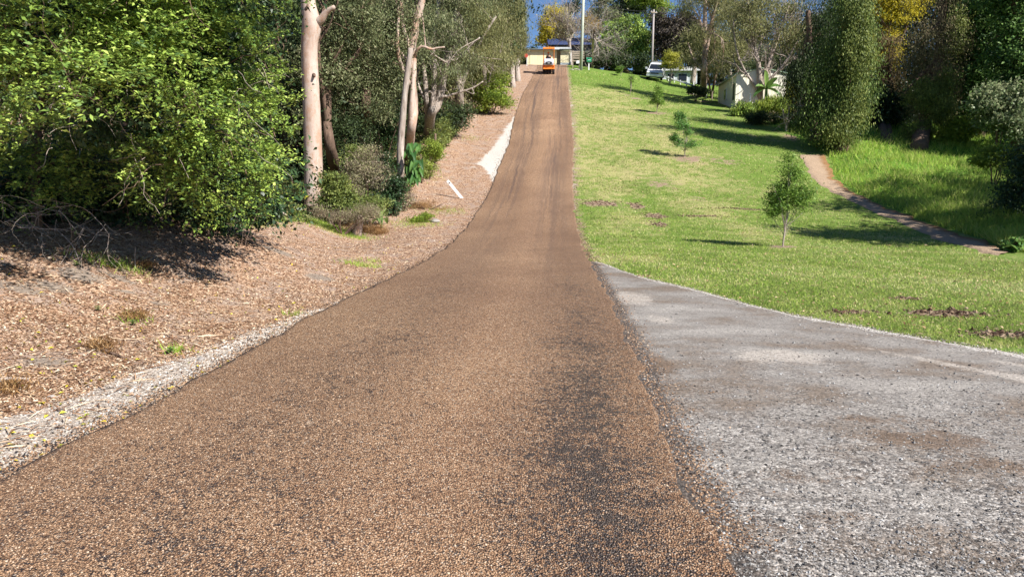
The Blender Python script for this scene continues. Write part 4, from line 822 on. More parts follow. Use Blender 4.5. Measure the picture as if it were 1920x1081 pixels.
sapling('second sapling up the lawn, with separate tufts left and right', 1283, 294, 5, 2.3, [(1278,232,16,18),(1268,258,15,10),(1300,272,17,9),(1290,250,9,10),(1275,218,10,10),(1270,268,12,8)], 5200, .10, 402, mat=leafmat('sapling_leaves_bluish', [(.03,.09,.03), (.07,.17,.04), (.12,.26,.06), (.20,.34,.09)], .3))
sapling('small upright sapling in the middle of the upper lawn', 1231, 211, 4, 1.9, [(1233,180,12,15),(1228,190,9,8),(1237,192,8,8),(1234,166,7,8)], 3500, .11, 403)
sapling('thin sparse sapling left of the upright one, near the car', 1182, 176, 2, 1.8, [(1183,152,5,11),(1183,143,4,7)], 700, .11, 404)
sapling('small dense green sapling left of the white car at the top of the lawn', 1164, 142, 0, 1.3, [(1163,131,6,8)], 1600, .14, 405)
r_ = shrub('round_tree', 'small round olive green tree right beside the white car', 'tree', 1255, 157, [(1256,114,17,14),(1267,122,12,11),(1246,119,8,8),(1258,106,13,9)], None, 7000, .16, L_OLIVEY, 406, stems=6, bark=B_GREY, cr=.25, wr=.4)

# ================================================================== RIGHT SIDE: TREES
L_DRYV = leafmat('dry_hanging_vines', [(.05,.045,.03), (.11,.095,.06), (.17,.16,.08), (.22,.16,.10), (.28,.28,.13)], .15, .6, .25)
L_COLUMN = leafmat('shaded_vine_leaves', [(.02,.04,.014), (.05,.085,.024), (.11,.17,.04), (.22,.30,.075)], .15, .5, .35)  # shade on the column's near face is put into this darker palette
tree('vine_column_tree', 'tall narrow tree cloaked in green vines at the head of the dirt path', 'tree', 40, (1578, 285), [([(1582,200),(1590,120),(1598,40),(1600,-60)], .3, .15)],
     [(1572,245,42,45),(1548,215,40,55),(1590,200,38,55),(1575,130,50,70),(1595,60,45,60),(1596,0,32,50),(1592,-60,30,50),(1530,180,30,60),(1606,150,26,60)], 46000, .14, L_COLUMN, B_BROWN, 501, droop=1.2, wr=.35, cr=.5, flat=1.5, up=.35, lump=.5, shell=.3, hole=.5, hs=1.3, hz=.5)
r_ = bpy.data.objects['vine_column_tree']; add_crown(r_, pblobs([(1606,110,28,80,-1.2),(1600,215,26,40,-1.4),(1570,255,28,22,-1.6),(1604,30,26,50,-1)], 40), 20000, .13, L_VINE, 502, 'lit_vine_leaves', droop=1.2, wr=.45, cr=.4, flat=1.4)  # vine coat; sunlight on the right side is put into its lighter leaves
tree('dark_conifer', 'dark drooping tree between the banana plant and the vine cloaked column', 'tree', 45, (1530, 262), [([(1528,190),(1520,100),(1515,20)], .3, .15)], [(1515,215,30,45),(1500,150,32,55),(1535,110,38,60),(1545,40,38,50),(1520,180,40,50)], 28000, .16, L_FOREST, B_BROWN, 503, droop=1.2, wr=.25, cr=.5, flat=1.4)
tree('yellow_tree', 'bright yellow green feathery tree behind the vine cloaked columns', 'tree', 50, (1660, 262), [([(1650,200),(1655,120),(1668,40),(1680,-30)], .25, .12)], [(1660,20,55,40),(1700,0,45,40),(1650,85,30,40),(1668,110,24,30),(1625,-30,50,40)], 24000, .17, L_YELLOW, B_BROWN, 504, wr=.35, cr=.5)
tree('rusty_tree', 'rusty brown leaved tree in the dark gap under the yellow tree', 'tree', 47, (1668, 268), [([(1665,220),(1670,160),(1665,100)], .2, .1)], [(1662,120,28,40),(1672,165,26,35),(1655,90,24,25)], 9000, .15, leafmat('brown_dull_leaves', [(.06,.045,.02), (.13,.095,.04), (.22,.16,.07)], .2), B_BROWN, 505, droop=1, wr=.25, cr=.45)
tree('vine_draped_tree', 'tall tree draped in dry brown and green vines right of the dark gap', 'tree', 42, (1722, 280), [([(1735,220),(1755,140),(1765,60),(1770,-60)], .4, .2)], [(1750,150,45,65),(1760,70,48,60),(1765,-10,50,60),(1735,210,28,45),(1720,100,30,60),(1770,190,22,40)], 26000, .12, L_DRYV, B_BROWN, 506, droop=1.2, wr=.28, cr=.4, flat=1.5, up=.3, hole=.48, hs=1.3, hz=.5)
r_ = bpy.data.objects['vine_draped_tree']; add_crown(r_, pblobs([(1728,255,26,26,-1),(1755,215,24,35,-1.2),(1770,180,14,45,-1.5),(1735,180,26,30,-.8),(1790,60,12,80,-.6)], 42), 26000, .11, L_VINE, 507, 'green_vines', droop=1.1, wr=.5, cr=.35)
DK = 'dark broadleaf trees at the right edge'
for i, (bx, Yd, bl, lab) in enumerate([(1830,42,[(1850,80,50,70),(1830,160,40,60),(1870,0,60,60),(1835,220,36,40)],'dark broadleaf tree right of the vine draped tree'), (1910,38,[(1910,60,50,80),(1925,150,60,60),(1900,-20,60,50),(1960,220,60,60)],'dark broadleaf tree cut by the right edge of the frame'),
        (1790,50,[(1800,110,35,60),(1810,30,40,60),(1800,-40,50,50),(1805,190,30,50)],'shaded broadleaf tree squeezed behind the dry vine tree')]):
    b = G(W(bx, 270, Yd)[0], Yd); tree('broadleaf_tree', lab, 'tree', Yd, b, [([b + np.array([0, 0, 3]), W(bl[0][0], bl[0][1], Yd), W(bl[2][0], bl[2][1], Yd)], .35, .15)], bl, 26000, .20, leafmat('dark_broad_leaves_%s' % 'abc'[i], [(.02,.05,.02), (.045,.10,.03), (.10,.19,.045), (.22,.34,.10)], .25, .35), B_BROWN, 510 + i, DK, wr=.5, cr=.6)
shrub('shrub', 'pale leaved broadleaf shrub low at the right edge of the frame', 'shrub', 1870, 275, [(1870,215,26,40),(1895,190,24,30),(1850,190,20,30),(1895,240,26,30)], 37, 11000, .19, leafmat('silvery_broad_leaves', [(.06,.09,.04), (.12,.18,.07), (.22,.28,.13), (.40,.42,.26)], .3, .35), 520, wr=.5, cr=.5)
shrub('shrub', 'bright green shrub glowing at the foot of the dark trees', 'shrub', 1800, 285, [(1795,255,22,26),(1810,240,16,20),(1780,265,14,16)], 40, 8000, .15, L_LIME, 521, wr=.5, cr=.4)
shrub('shrub', 'rounded bright green vine mound on the far grass bank', 'shrub', 1865, 318, [(1868,290,26,18),(1850,300,22,14),(1885,300,18,14)], 31, 9000, .12, L_LIME, 522, wr=.55, cr=.3)
shrub('shrub', 'dark shaded shrub at the right edge above the path', 'shrub', 1905, 430, [(1900,390,40,38),(1860,415,34,22),(1935,350,50,50),(1930,300,40,35)], 24, 12000, .10, L_BUSHD, 523, wr=.45, cr=.35)
shrub('broadleaf_plant', 'big leaved ground plant at the lower end of the dirt path', 'plant', 1885, 472, [(1890,464,16,6),(1910,458,14,7)], None, 500, .20, L_BIG, 524, wr=.5, cr=.1, group=None)
for px_, yy_, lab_, sd_2 in ((1650, 46, 'dark shrub added for shade in the gap at the foot of the yellow tree', 525), (1690, 47, 'dark shrub added for shade right of the gap, against the vine draped trunk', 526), (1620, 48, 'dark shrub added for shade directly behind the vine cloaked column', 527), (1810, 45, 'dark shrub added for shade under the dark broadleaf trees', 528), (1880, 43, 'dark shrub added for shade behind the pale leaved broadleaf shrub', 529)):
    shrub('shrub', lab_, 'shrub', px_, 250, [(px_, 230, 36, 44), (px_ + 10, 190, 30, 40), (px_ - 12, 258, 30, 22)], yy_, 10000, .17, L_BUSHD, sd_2, cr=.45)  # dark leaves added so the foot of the tree line looks shaded
# dark wood behind on the right
FR = 'background trees behind the right tree line'
for i, (px, Yd, top) in enumerate([(1490,72,60),(1540,66,20),(1600,60,-40),(1660,58,-40),(1720,56,-60),(1780,54,-60),(1850,52,-60),(1930,50,-60),(2010,46,-60),(1450,84,90),(1400,92,60),(1350,96,50),(1300,100,70)]):
    b = G(W(px, 200, Yd)[0], Yd); h = W(px, top, Yd)[2] - b[2]; rx = 3.6; rr = np.random.default_rng(900 + i)
    B = [(b + np.array([rr.normal() * .6, 0, h * f]), (rx * k, rx * k, h * .22)) for f, k in ((.15, 1), (.4, 1.1), (.65, 1.), (.85, .75))]
    tree('forest_tree', ['dark green', 'shaded olive'][i % 2] + ' tree in the wood behind the right tree line', 'tree', Yd, b, [([b + np.array([.1, 0, h * .4]), b + np.array([-.1, 0, h * .8])], .3, .1)], B, 13000, .24, [L_FOREST, L_GUM][i % 2], B_BROWN, 930 + i, FR, cr=.8, limbs=3)
# gums and dead trees along the top
tree('white_gum', 'tall white trunked gum with olive foliage left of the cream shed', 'tree', 62, (1318, 178), [([(1320,140),(1322,90),(1322,40),(1322,-30)], .30, .15), ([(1321,120),(1330,70),(1340,20),(1345,-30)], .16, .09), ([(1320,140),(1300,110),(1290,80)], .12, .05)],
     [(1320,-10,40,40),(1350,30,30,40),(1300,120,26,18),(1330,105,26,20),(1348,130,20,16),(1290,20,18,26),(1310,70,22,24)], 15000, .20, L_OLIVE, B_PALE, 540, droop=.8, wr=.22, cr=.7, limbs=9)
tree('thin_gum', 'thin dark limbed tree leaning beside the white trunked gum', 'tree', 64, (1334, 180), [([(1338,160),(1345,130),(1352,100)], .12, .06), ([(1328,150),(1318,130),(1308,112)], .08, .04)], [(1350,100,16,16),(1335,80,18,16)], 3500, .2, L_OLIVE, B_BROWN, 541, droop=.6, wr=.25, cr=.5)
def dead_tree(label, px, py, Y, trunks, seed, name='bare_tree', depth=3, L=3.0, N=0, blobs=None, mat=L_DRY, bark=B_DEAD, nb=10, group=None, base=None, spread=.75, size=.2):
    b = P(px, py) if base is None else base; Y = Y or b[1]; root = thing(name, label, 'tree', b, 0, group); mb = MB(); rg = np.random.default_rng(seed)
    for tr, r0, r1 in trunks:
        pts = [b - np.array([0, 0, .15])] + pline(tr, Y); q, rr2 = smooth_line(pts, np.linspace(r0, r1, len(pts)), 5); mb.tube(q, rr2, 8)
        for i in range(nb):
            k = rg.integers(len(q) // 3, len(q)); branches(mb, q[k], (q[k] - q[k - 2]) / np.linalg.norm(q[k] - q[k - 2]) + rg.normal(size=3) * .8, L * rg.uniform(.5, 1), rr2[k] * .55, depth, rg, 6, spread, .2, .35)
    mb.build('trunk', bark, root, off=b, smooth=True)
    if N: add_crown(root, pblobs(blobs, Y), N, size, mat, seed, 'crown', wr=.3, cr=.7, droop=.6)
    return root
Ysh = P(1378, 205)[1]
dead_tree('large spreading pale barked tree rising behind the banana plant, few leaves', 1424, 206, Ysh + .5, [([(1425,165),(1422,120),(1410,70),(1405,10)], .30, .08), ([(1428,160),(1445,110),(1462,60),(1480,10)], .20, .06), ([(1430,165),(1470,120),(1500,70),(1530,40)], .15, .05), ([(1420,170),(1395,130),(1380,90),(1375,40)], .14, .05)], 550, bark=B_GREY, depth=3, L=2.0, N=15000, blobs=[(1400,45,44,46,.3),(1380,90,24,20,6),(1440,65,34,28,.3),(1490,75,38,36,.3),(1420,5,44,30,.3),(1470,30,36,34,.3)], mat=L_OLIVE, nb=9)
dead_tree('wispy pale leafless tree above the brick house behind the banana plant', 1500, 215, 66, [([(1500,120),(1490,60),(1480,10)], .25, .08), ([(1505,140),(1525,80),(1550,40)], .18, .06), ([(1498,130),(1470,80),(1450,30)], .16, .06)], 551, depth=3, L=3.0, nb=10, N=5000, blobs=[(1480,60,40,40),(1520,70,34,36)], mat=L_DRY)
dead_tree('bare twiggy shrub tree left of the white car', 1198, 140, None, [([(1190,125),(1176,108),(1158,100)], .14, .05), ([(1195,120),(1192,100),(1185,88)], .14, .05), ([(1202,120),(1208,100),(1215,92)], .12, .04)], 552, depth=3, L=1.5, nb=9, base=None)
Yp = P(1090, 130)[1]
dead_tree('bare weeping tree with tangled silvery twigs right of the pale pole', 1110, 126, Yp + 6, [([(1112,95),(1105,78),(1095,72)], .16, .05), ([(1112,90),(1120,75),(1130,80)], .14, .05), ([(1112,95),(1116,80),(1118,68)], .12, .04)], 553, depth=4, L=2.6, nb=9, spread=.95)
dead_tree('bare grey twiggy tree left of the pale pole above the blue roof', 1065, 124, Yp + 16, [([(1068,80),(1066,50),(1062,30)], .22, .06), ([(1068,80),(1080,55),(1086,35)], .16, .05), ([(1066,80),(1050,60),(1042,45)], .14, .05)], 554, depth=3, L=3.2, nb=9, N=4500, blobs=[(1065,45,24,22),(1058,65,18,14)], mat=L_DRY, size=.25, base=G(W(1072, 120, Yp + 16)[0], Yp + 16))
far = lambda px, Y: G(W(px, 120, Y)[0], Y)
FT = [('yellow_tree', 'golden yellow tree behind the cream garage', 1035, 108, [(1035,50,24,26),(1042,32,18,18),(1026,72,18,14),(1046,66,12,14)], 12000, .3, L_YELLOW),
      ('orange_tree', 'rusty orange tree above the blue roof right of the pale pole', 1112, 112, [(1112,52,18,16),(1104,42,14,14),(1120,58,12,10)], 7000, .3, L_ORANGE),
      ('fig_tree', 'bright green large leaved tree between the two power poles', 1170, 96, [(1165,60,32,26),(1190,70,30,28),(1150,75,24,24),(1180,95,30,20),(1205,90,22,24),(1148,100,18,20)], 17000, .36, L_BUSH),
      ('dark_gum', 'tall dark tree against the sky between the two power poles', 1165, 112, [(1170,10,34,30),(1190,-10,30,30),(1160,35,24,20),(1200,20,20,20)], 13000, .32, L_FOREST),
      ('leafy_gum', 'light green leafed gum crown at the top edge above the white car', 1232, 108, [(1222,2,26,16),(1240,12,18,13),(1205,-10,26,16),(1235,28,12,10)], 6500, .32, L_LIME),
      ('dark_gum', 'thin dark treetop against the sky just left of the pale pole', 1072, 130, [(1070,18,12,12),(1078,10,10,14)], 2500, .3, L_FOREST),
      ('slim_gum', 'slim straight trunk with sparse leaves between pale pole and fig', 1138, 104, [(1135,5,20,14),(1120,25,16,12),(1145,30,14,14)], 3000, .3, L_GUM),
      ('bronze_tree', 'dark bronze leaved tree right of the thin power pole', 1262, 92, [(1255,70,26,32),(1275,60,24,32),(1240,50,20,26),(1285,90,22,28),(1262,100,26,22),(1238,85,14,24)], 18000, .34, L_PURPLE),
      ('bronze_tree', 'dark bronze treetop peaking against the sky left of the white gum', 1290, 100, [(1290,38,14,22),(1280,60,16,22),(1300,70,18,26)], 9000, .34, L_PURPLE),
      ('grey_gum', 'grey green gum with slim pale trunks behind the round olive tree', 1300, 84, [(1300,80,22,26),(1280,100,20,18),(1318,70,18,28),(1265,110,12,12)], 8000, .26, L_OLIVE),
      ('grey_gum', 'olive foliage tree behind the cream shed roof', 1370, 74, [(1365,110,24,24),(1390,90,24,26),(1350,90,20,30)], 9000, .24, L_OLIVE),
      ('pale_feathery_tree', 'tall pale olive treetop above the cream shed', 1385, 90, [(1370,20,34,26),(1400,40,28,30),(1350,0,24,20)], 9000, .26, L_OLIVE),
      ('dark_gum', 'dark shaded tree right behind the bare twiggy shrub', 1190, 90, [(1150,115,18,18),(1175,120,24,14),(1205,118,18,14),(1130,112,14,16)], 9000, .26, L_FOREST),
      ('dark_gum', 'dark low tree behind the pale pole and letterbox', 1120, 100, [(1118,108,16,14),(1100,112,12,10),(1135,100,12,16)], 6000, .26, L_FOREST)]
for i, (nm, lab, px, Yd, bl, N, s, mt) in enumerate(FT):
    b = far(px, Yd); tb = W(bl[0][0], bl[0][1], Yd)
    tree(nm, lab, 'tree', Yd, b, [([b * .5 + tb * .5 + np.array([.2, 0, 0]), tb, W(bl[1][0], bl[1][1], Yd)], .28, .08)], bl, N, s, mt, B_GREY if nm in ('slim_gum', 'grey_gum', 'leafy_gum') else B_BROWN, 600 + i, wr=.45, cr=.8, limbs=6)
for i, px in enumerate([945, 958, 970, 982, 992] + list(range(1050, 1330, 22))):
    Yd = 99 + (i * 7) % 9; b = G(W(px, 120, Yd)[0], Yd); s_ = np.random.default_rng(1200 + i); r = thing('hedge_shrub', 'dark shrub in the row closing the back of the hilltop garden', 'shrub', b, 0, 'dark shrubs behind the hilltop garden'); bb = [(b + np.array([0, 0, .8]), (1.6, 1.2, 1.3)), (b + np.array([s_.normal() * .5, 0, 2.6]), (1.4, 1.2, 1.5))]
    mb = MB(); mb.tube([b, b + np.array([.1, 0, 1.8])], [.08, .03], 6); mb.build('stems', B_BROWN, r, off=b); add_crown(r, bb, 3600, .3, L_FOREST, 1200 + i, cr=.4, hole=0)
# off-frame trees that shade the bank and the lower lawn
OF = 'trees along the right boundary'
for i, (x, y, h, rx, z0) in enumerate([(18.4,16.9,9.2,1.7,.05),(22.5,17.5,10,2.8,.05),(25.8,20.8,14,3.8,.05),(30,23,15,4.2,.05),(35,26,15,4.4,.05),(40,33,15,4.4,.05)]):
    b = G(x, y); B = [(b + np.array([0, 0, h * f]), (rx * k, rx * k, h * .2)) for f, k in ((z0 + .15, .9), (.5, 1.), (.8, 1.))]
    tree('boundary_tree', 'shade tree standing beyond the right edge of the lawn', 'tree', y, b, [([b + np.array([.1, 0, h * .4]), b + np.array([-.1, 0, h * .85])], .2, .06)], B, 14000, .26, L_FOREST, B_BROWN, 700 + i, OF, cr=.6, limbs=3)

# garden by the cream shed
shrub('garden_shrub', 'leafy garden shrub with orange flowers in front of the cream shed', 'shrub', 1392, 218, [(1392,205,16,10),(1408,210,16,10),(1380,212,8,6)], None, 4000, .15, L_BUSH, 801, cr=.3)
shrub('garden_shrub', 'strappy light green cordyline clump right of the banana trunk', 'shrub', 1448, 222, [(1445,195,22,14),(1460,205,18,18),(1430,205,14,14)], None, 5000, .34, L_LIME, 802, wr=.12, cr=.3, droop=1)
shrub('garden_shrub', 'dark low shrub at the foot of the cordyline clump', 'shrub', 1440, 232, [(1435,222,26,14),(1410,225,16,10),(1470,225,14,18)], None, 6000, .13, L_FOREST, 803, cr=.3)
shrub('garden_shrub', 'yellow green shrub in front of the brick house', 'shrub', 1500, 190, [(1500,165,16,14),(1512,158,12,12),(1488,180,14,12)], 58, 5000, .17, L_OLIVEY, 804, cr=.35)
shrub('garden_shrub', 'dark shrub at the foot of the white trunked gum', 'shrub', 1305, 172, [(1304,168,13,9),(1318,172,10,7)], 63, 3500, .16, L_FOREST, 805, cr=.3)
dead_tree('small frangipani with bare pale forked stems by the lawn edge', 1474, 246, None, [([(1474,235),(1470,222),(1468,205)], .09, .04), ([(1475,235),(1482,222),(1490,212)], .08, .04), ([(1474,230),(1478,215),(1480,200)], .07, .03)], 806, 'frangipani_tree', 1, .5, nb=3)
b = P(1433, 212) + np.array([0, .3, 0]); Yb = Ysh + .2; b = G(W(1433, 200, Yb)[0], Yb); root = thing('banana_plant', 'banana plant with big arching leaves in front of the cream shed', 'plant', b); mb = MB(); q, r = smooth_line([b - np.array([0, 0, .1]), W(1436, 185, Yb), W(1437, 165, Yb)], [.16, .13, .1], 4); mb.tube(q, r, 9); mb.build('stem', L_BIG, root, off=b, smooth=True)
c = W(1437, 166, Yb)
for tx, ty, L, dr_ in [(1434,112,2.0,.05),(1465,128,1.8,.25),(1480,140,1.8,.5),(1478,168,1.7,.6),(1400,160,1.6,.7),(1405,140,1.6,.4),(1420,150,1.2,.3),(1455,140,1.5,.2)]:
    mb = MB(); bigleaf(mb, c, W(tx, ty, Yb - .6) - c, L, .48, dr_, (0, -.6, .8), .3 + .08 * (tx % 7), 9); mb.build('leaf', L_BIG, root, off=b)

# ================================================================== BUILDINGS
def wallmat(name, c, pitch=.2, rib=.25, axis='u'):
    m = NT(name); o = m.obj(); s = m.n('SeparateXYZ', {0: o}).outputs
    wv = m.math('SINE', m.math('MULTIPLY', m.math('ADD', s[0], s[1]), 2 * math.pi / pitch)); n = m.noise(1.2, 4, o)
    st = m.noise(1.0, 4, m.n('Mapping', {'Vector': o, 'Scale': (6, 6, .6)}).outputs[0])
    col = m.ramp(n, [(.3, rgb(*[v * .9 for v in c])), (.7, rgb(*c))]); col = m.mix(m.math('MULTIPLY', m.th(st, .62, 6), .25), col, rgb(.2, .17, .13))
    return m.done(m.pbr(col, .55, .3, m.bump(wv, rib, .02)))
M_CREAM = wallmat('cream_metal_cladding', (.74, .68, .44)); M_CREAM2 = wallmat('cream_weatherboard', (.86, .82, .68), .3)
M_ROOFW = wallmat('pale_corrugated_roof', (.52, .54, .53), .12, .5); M_ROOFG = wallmat('green_metal_roof', (.30, .42, .29), .12, .5); M_ROOFB = wallmat('dark_blue_metal_roof', (.03, .05, .14), .2, .5)
M_DARK = plain('dark_trim', (.05, .06, .055), .5); M_GLASS = plain('dark_window_glass', (.015, .02, .028), .25, .3); M_BRICK = plain('tan_brick', (.34, .24, .14), .9, .2, 0, .3, 4)
M_WHITE = plain('white_paint', (.74, .75, .75), .5, .4, 0, .08); M_PLINTH = plain('blue_grey_plinth', (.34, .40, .42), .8); M_TIMBER = plain('weathered_timber', (.33, .27, .21), .9, .2, 0, .3, 8)
M_ROOFD = wallmat('grey_iron_roof', (.30, .29, .30), .15, .5)
def gable(root, mat_w, mat_r, wx, ly, hw, hr, ov=.25, ridge='y', zr=.05, y0=0, x0=0, z0=-.6, trim=None):
    mb = MB(); v = [(-wx/2,0,z0),(wx/2,0,z0),(wx/2,0,hw),(0,0,hw+hr),(-wx/2,0,hw)]; n = 5; v = [(a+x0, b+y0, c) for a,b,c in v] + [(a+x0, b+ly+y0, c) for a,b,c in v]
    mb.add(v, [(0,1,2,3,4),(9,8,7,6,5)] + [(i, i+5, (i+1)%5+5, (i+1)%5) for i in (0,1,4)]); mb.build('wall', mat_w, root)
    mb = MB(); s = hr / (wx/2); e = ov
    for sg in (-1, 1):
        pr = [(x0, y0-ov, hw+hr+zr),(x0+sg*(wx/2+e), y0-ov, hw-s*e+zr),(x0+sg*(wx/2+e), y0+ly+ov, hw-s*e+zr),(x0, y0+ly+ov, hw+hr+zr)]
        pr2 = [(a, b, c-.06) for a,b,c in pr]; mb.add(pr+pr2, [(0,1,2,3),(7,6,5,4),(0,4,5,1),(1,5,6,2),(2,6,7,3)])
    return mb.build('roof', mat_r, root)
# cream shed on the right
Acor = P(1378, 204); Bcor = P(1346, 191); yaw = math.atan2(Acor[0] - Bcor[0], Bcor[1] - Acor[1]); wd = 87 * pxm(Acor[1]) * 1.02
ln = float(np.linalg.norm((Bcor - Acor)[:2])); fwd = nrm((Bcor - Acor) * np.array([1, 1, 0])); rt = np.array([fwd[1], -fwd[0], 0]); cen = Acor + rt * wd / 2
root = thing('garden_shed', 'small cream shed with green gable roof right of the lawn', 'shed', cen, yaw); hsh = 62 * pxm(Acor[1])
gable(root, M_CREAM2, M_ROOFG, wd, ln, hsh, .42, .12)
mb = MB()
for yy in (ln * .55,):
    w_ = MB(); w_.box((-wd/2 - .02, yy, hsh * .58), (.05, .75, .95)); f = w_.build('window', M_WHITE, root); g2 = MB(); g2.box((-wd/2 - .05, yy, hsh * .58), (.03, .62, .82)); g2.build('pane', M_GLASS, f)
w_ = MB(); w_.box((-wd/2 - .02, ln * .1, hsh * .52), (.05, .5, 1.3)); w_.build('door', M_DARK, root)
w_ = MB(); w_.box((-wd/2 - .14, ln/2, hsh - .06), (.1, ln + .2, .09)); w_.build('gutter', M_ROOFG, root)
# top garage
Yq = 84.5; sG = pxm(Yq); c = W(1017, 121, Yq); c[2] = float(H(c[0], Yq)); zt = W(1017, 93, Yq)[2] - c[2]; xa = W(989, 100, Yq)[0] - c[0]; xb = W(1044, 100, Yq)[0] - c[0]; xc = W(1051, 100, Yq)[0] - c[0]; xd = W(1069, 100, Yq)[0] - c[0]; zr = W(1017, 84, Yq)[2] - c[2]
root = thing('garage', 'pale yellow metal garage with low white roof closing the top of the drive', 'garage', c)
mb = MB(); mb.box(((xa + xb) / 2, 2.5, zt / 2 - .3), (xb - xa, 5, zt + .6)); mb.build('wall', M_CREAM, root)
mb = MB(); mb.prism([(-.3, zt + .02), (2.5, zr + .05), (5.3, zt + .02), (5.3, zt - .05), (2.5, zr - .02), (-.3, zt - .05)], xa - .15, xb + .25); mb.build('roof', M_ROOFW, root)
mb = MB(); mb.box(((xa + xb) / 2, -.35, zt - .03), (xb - xa + .4, .1, .12)); mb.build('gutter', M_DARK, root)
mb = MB(); mb.box(((xa + xb) / 2 - .5, -.015, zt * .42), (1.9, .03, zt * .86)); mb.build('roller_door', M_CREAM, root)
mb = MB(); mb.box(((xb + xc) / 2 - .003, .6, zt / 2 - .3), (xc - xb - .01, .1, zt + .5)); mb.build('recess_panel', plain('recess_shade_panel', (.40, .37, .25), .7), root)  # shadow in the recess is put into the panel's darker colour
c2 = c + np.array([(xc + xd) / 2, -.2, 0]); w2 = xd - xc
root = thing('garage_annex', 'pale yellow annex with blue grey base right of the garage', 'garage', c2)
mb = MB(); mb.box((0, 2, zt / 2 - .1), (w2, 4, zt - .25)); mb.build('wall', M_CREAM, root)
mb = MB(); mb.box((0, 2, -.2), (w2 + .05, 4.05, .8)); mb.build('plinth', M_PLINTH, root)
mb = MB(); mb.prism([(-.3, zt + .0), (2., zr + .1), (4.3, zt), (4.3, zt - .07), (2, zr), (-.3, zt - .07)], -w2 / 2 - 1.0, w2 / 2 + .15); mb.build('roof', M_ROOFG if False else M_ROOFW, root)
mb = MB(); mb.box((0, -.34, zt - .05), (w2 + .3, .09, .1)); mb.build('gutter', M_DARK, root)
mb = MB(); mb.tube([(w2/2 + .05, -.3, zt - .1), (w2/2 + .05, -.12, zt - .35), (w2/2 + .05, -.12, .1)], .05, 8); mb.build('downpipe', M_WHITE, root)
# house with blue roof
Yh = 104; c = far(1078, Yh); root = thing('house', 'house with dark blue metal roof behind the garage and pale pole', 'house', c); zt = W(1078, 84, Yh)[2] - c[2]; zr = W(1078, 67, Yh)[2] - c[2]; wx = 98 * pxm(Yh)
mb = MB(); mb.box((0, 4, zt / 2 - .2), (wx - .8, 8, zt + .4)); mb.build('wall', plain('dark_grey_wall', (.16, .15, .15), .8), root)  # one dark grey over the whole wall
mb = MB(); mb.prism([(-.5, zt), (4, zr + .6), (8.5, zt), (8.5, zt - .08), (4, zr + .5), (-.5, zt - .08)], -wx / 2, wx / 2); mb.build('roof', M_ROOFB, root)
for xw in (.5, 2.4): mb = MB(); mb.box((xw, -.03, 1.5), (1.1, .06, 1.1)); f = mb.build('window', M_WHITE, root); mb = MB(); mb.box((xw, -.08, 1.5), (.95, .04, .95)); mb.build('pane', M_GLASS, f)
# brick house behind banana
Yh = 66; c = G(W(1497, 160, Yh)[0], Yh); root = thing('brick_house', 'tan brick house corner with grey iron roof right of the cream shed', 'house', c, -.2); zt = W(1497, 147, Yh)[2] - c[2]; wx = 50 * pxm(Yh)
mb = MB(); mb.box((.4, 3, zt / 2 - .3), (wx, 6, zt + .6)); mb.build('wall', M_BRICK, root)
mb = MB(); mb.prism([(-.4, zt + .02), (3, zt + 1.2), (6.4, zt + .02), (6.4, zt - .05), (3, zt + 1.1), (-.4, zt - .05)], -wx / 2 + .1, wx / 2 + .8); mb.build('roof', M_ROOFD, root)
mb = MB(); mb.box((.4, -.44, zt), (wx + .6, .1, .12)); mb.build('fascia', plain('rust_red_fascia', (.28, .09, .05), .7), root)
mb = MB(); mb.tube([(-.9, 1.5, zt + .3), (-.9, 1.5, zt + 1.7)], .06, 8); mb.build('vent_pipe', M_WHITE, root)
# distant pale house and fence rail right of the car
Yh = 90; c = G(W(1275, 150, Yh)[0], Yh); root = thing('distant_house', 'low pale grey and white house beyond the lawn right of the white car', 'house', c); zt = W(1275, 132, Yh)[2] - c[2]; wx = 62 * pxm(Yh)
mb = MB(); mb.box((0, 3, zt / 2 - .2), (wx, 6, zt + .4)); mb.build('wall', plain('pale_blue_grey_wall', (.42, .46, .50), .7), root)
mb = MB(); mb.prism([(-.5, zt), (3, zt + 1.0), (6.5, zt), (6.5, zt - .08), (3, zt + .9), (-.5, zt - .08)], -wx / 2 - .3, wx / 2 + .3); mb.build('roof', M_ROOFW, root)
for xw, ww in ((-1.2, .9), (.3, 1.2), (1.6, .6)): mb = MB(); mb.box((xw, -.03, zt * .5), (ww, .06, 1.)); f = mb.build('window', M_WHITE, root); mb = MB(); mb.box((xw, -.08, zt * .5), (ww - .15, .04, .85)); mb.build('pane', M_GLASS, f)
p0 = P(1243, 153); p1 = P(1340, 168); root = thing('boundary_rail', 'low white rail fence along the lawn right of the white car', 'fence', p0)
y0r = 82; p0 = G(W(1243, 150, y0r)[0], y0r); p1 = G(W(1300, 150, 76)[0], 76); root.location = tuple(p0); up = np.array([0, 0, .38])
mb = MB(); mb.tube([p0 + up, p1 + up], .09, 4); mb.build('rail', M_WHITE, root, off=p0)
for i in range(6): p = p0 + (p1 - p0) * i / 5; p[2] = float(H(p[0], p[1])); mb = MB(); mb.box(p + np.array([0, .1, .2]), (.08, .08, .6)); mb.build('post', M_WHITE, root, off=p0)
# paling/wire fence posts in front of the cream shed
fq = [P(1300,176), P(1324,184), P(1364,197), P(1405,214)]; b = fq[0]; root = thing('post_fence', 'thin white post and wire fence in front of the cream shed', 'fence', b)
for i, p in enumerate(fq + [P(1335,188), P(1350,193), P(1385,207)]): mb = MB(); hh = [1.3, 1.3, 1.5, 1.6, .9, .9, .9][i]; mb.box(p + np.array([0, 0, hh / 2 - .1]), (.09, .09, hh + .1)); mb.build('post', M_WHITE if i < 4 else M_TIMBER, root, off=b)
mb = MB(); 
for h in (.4, .8): mb.tube([p + np.array([0, -.06, h]) for p in fq], .008, 4)
mb.build('wire', M_WIRE, root, off=b)
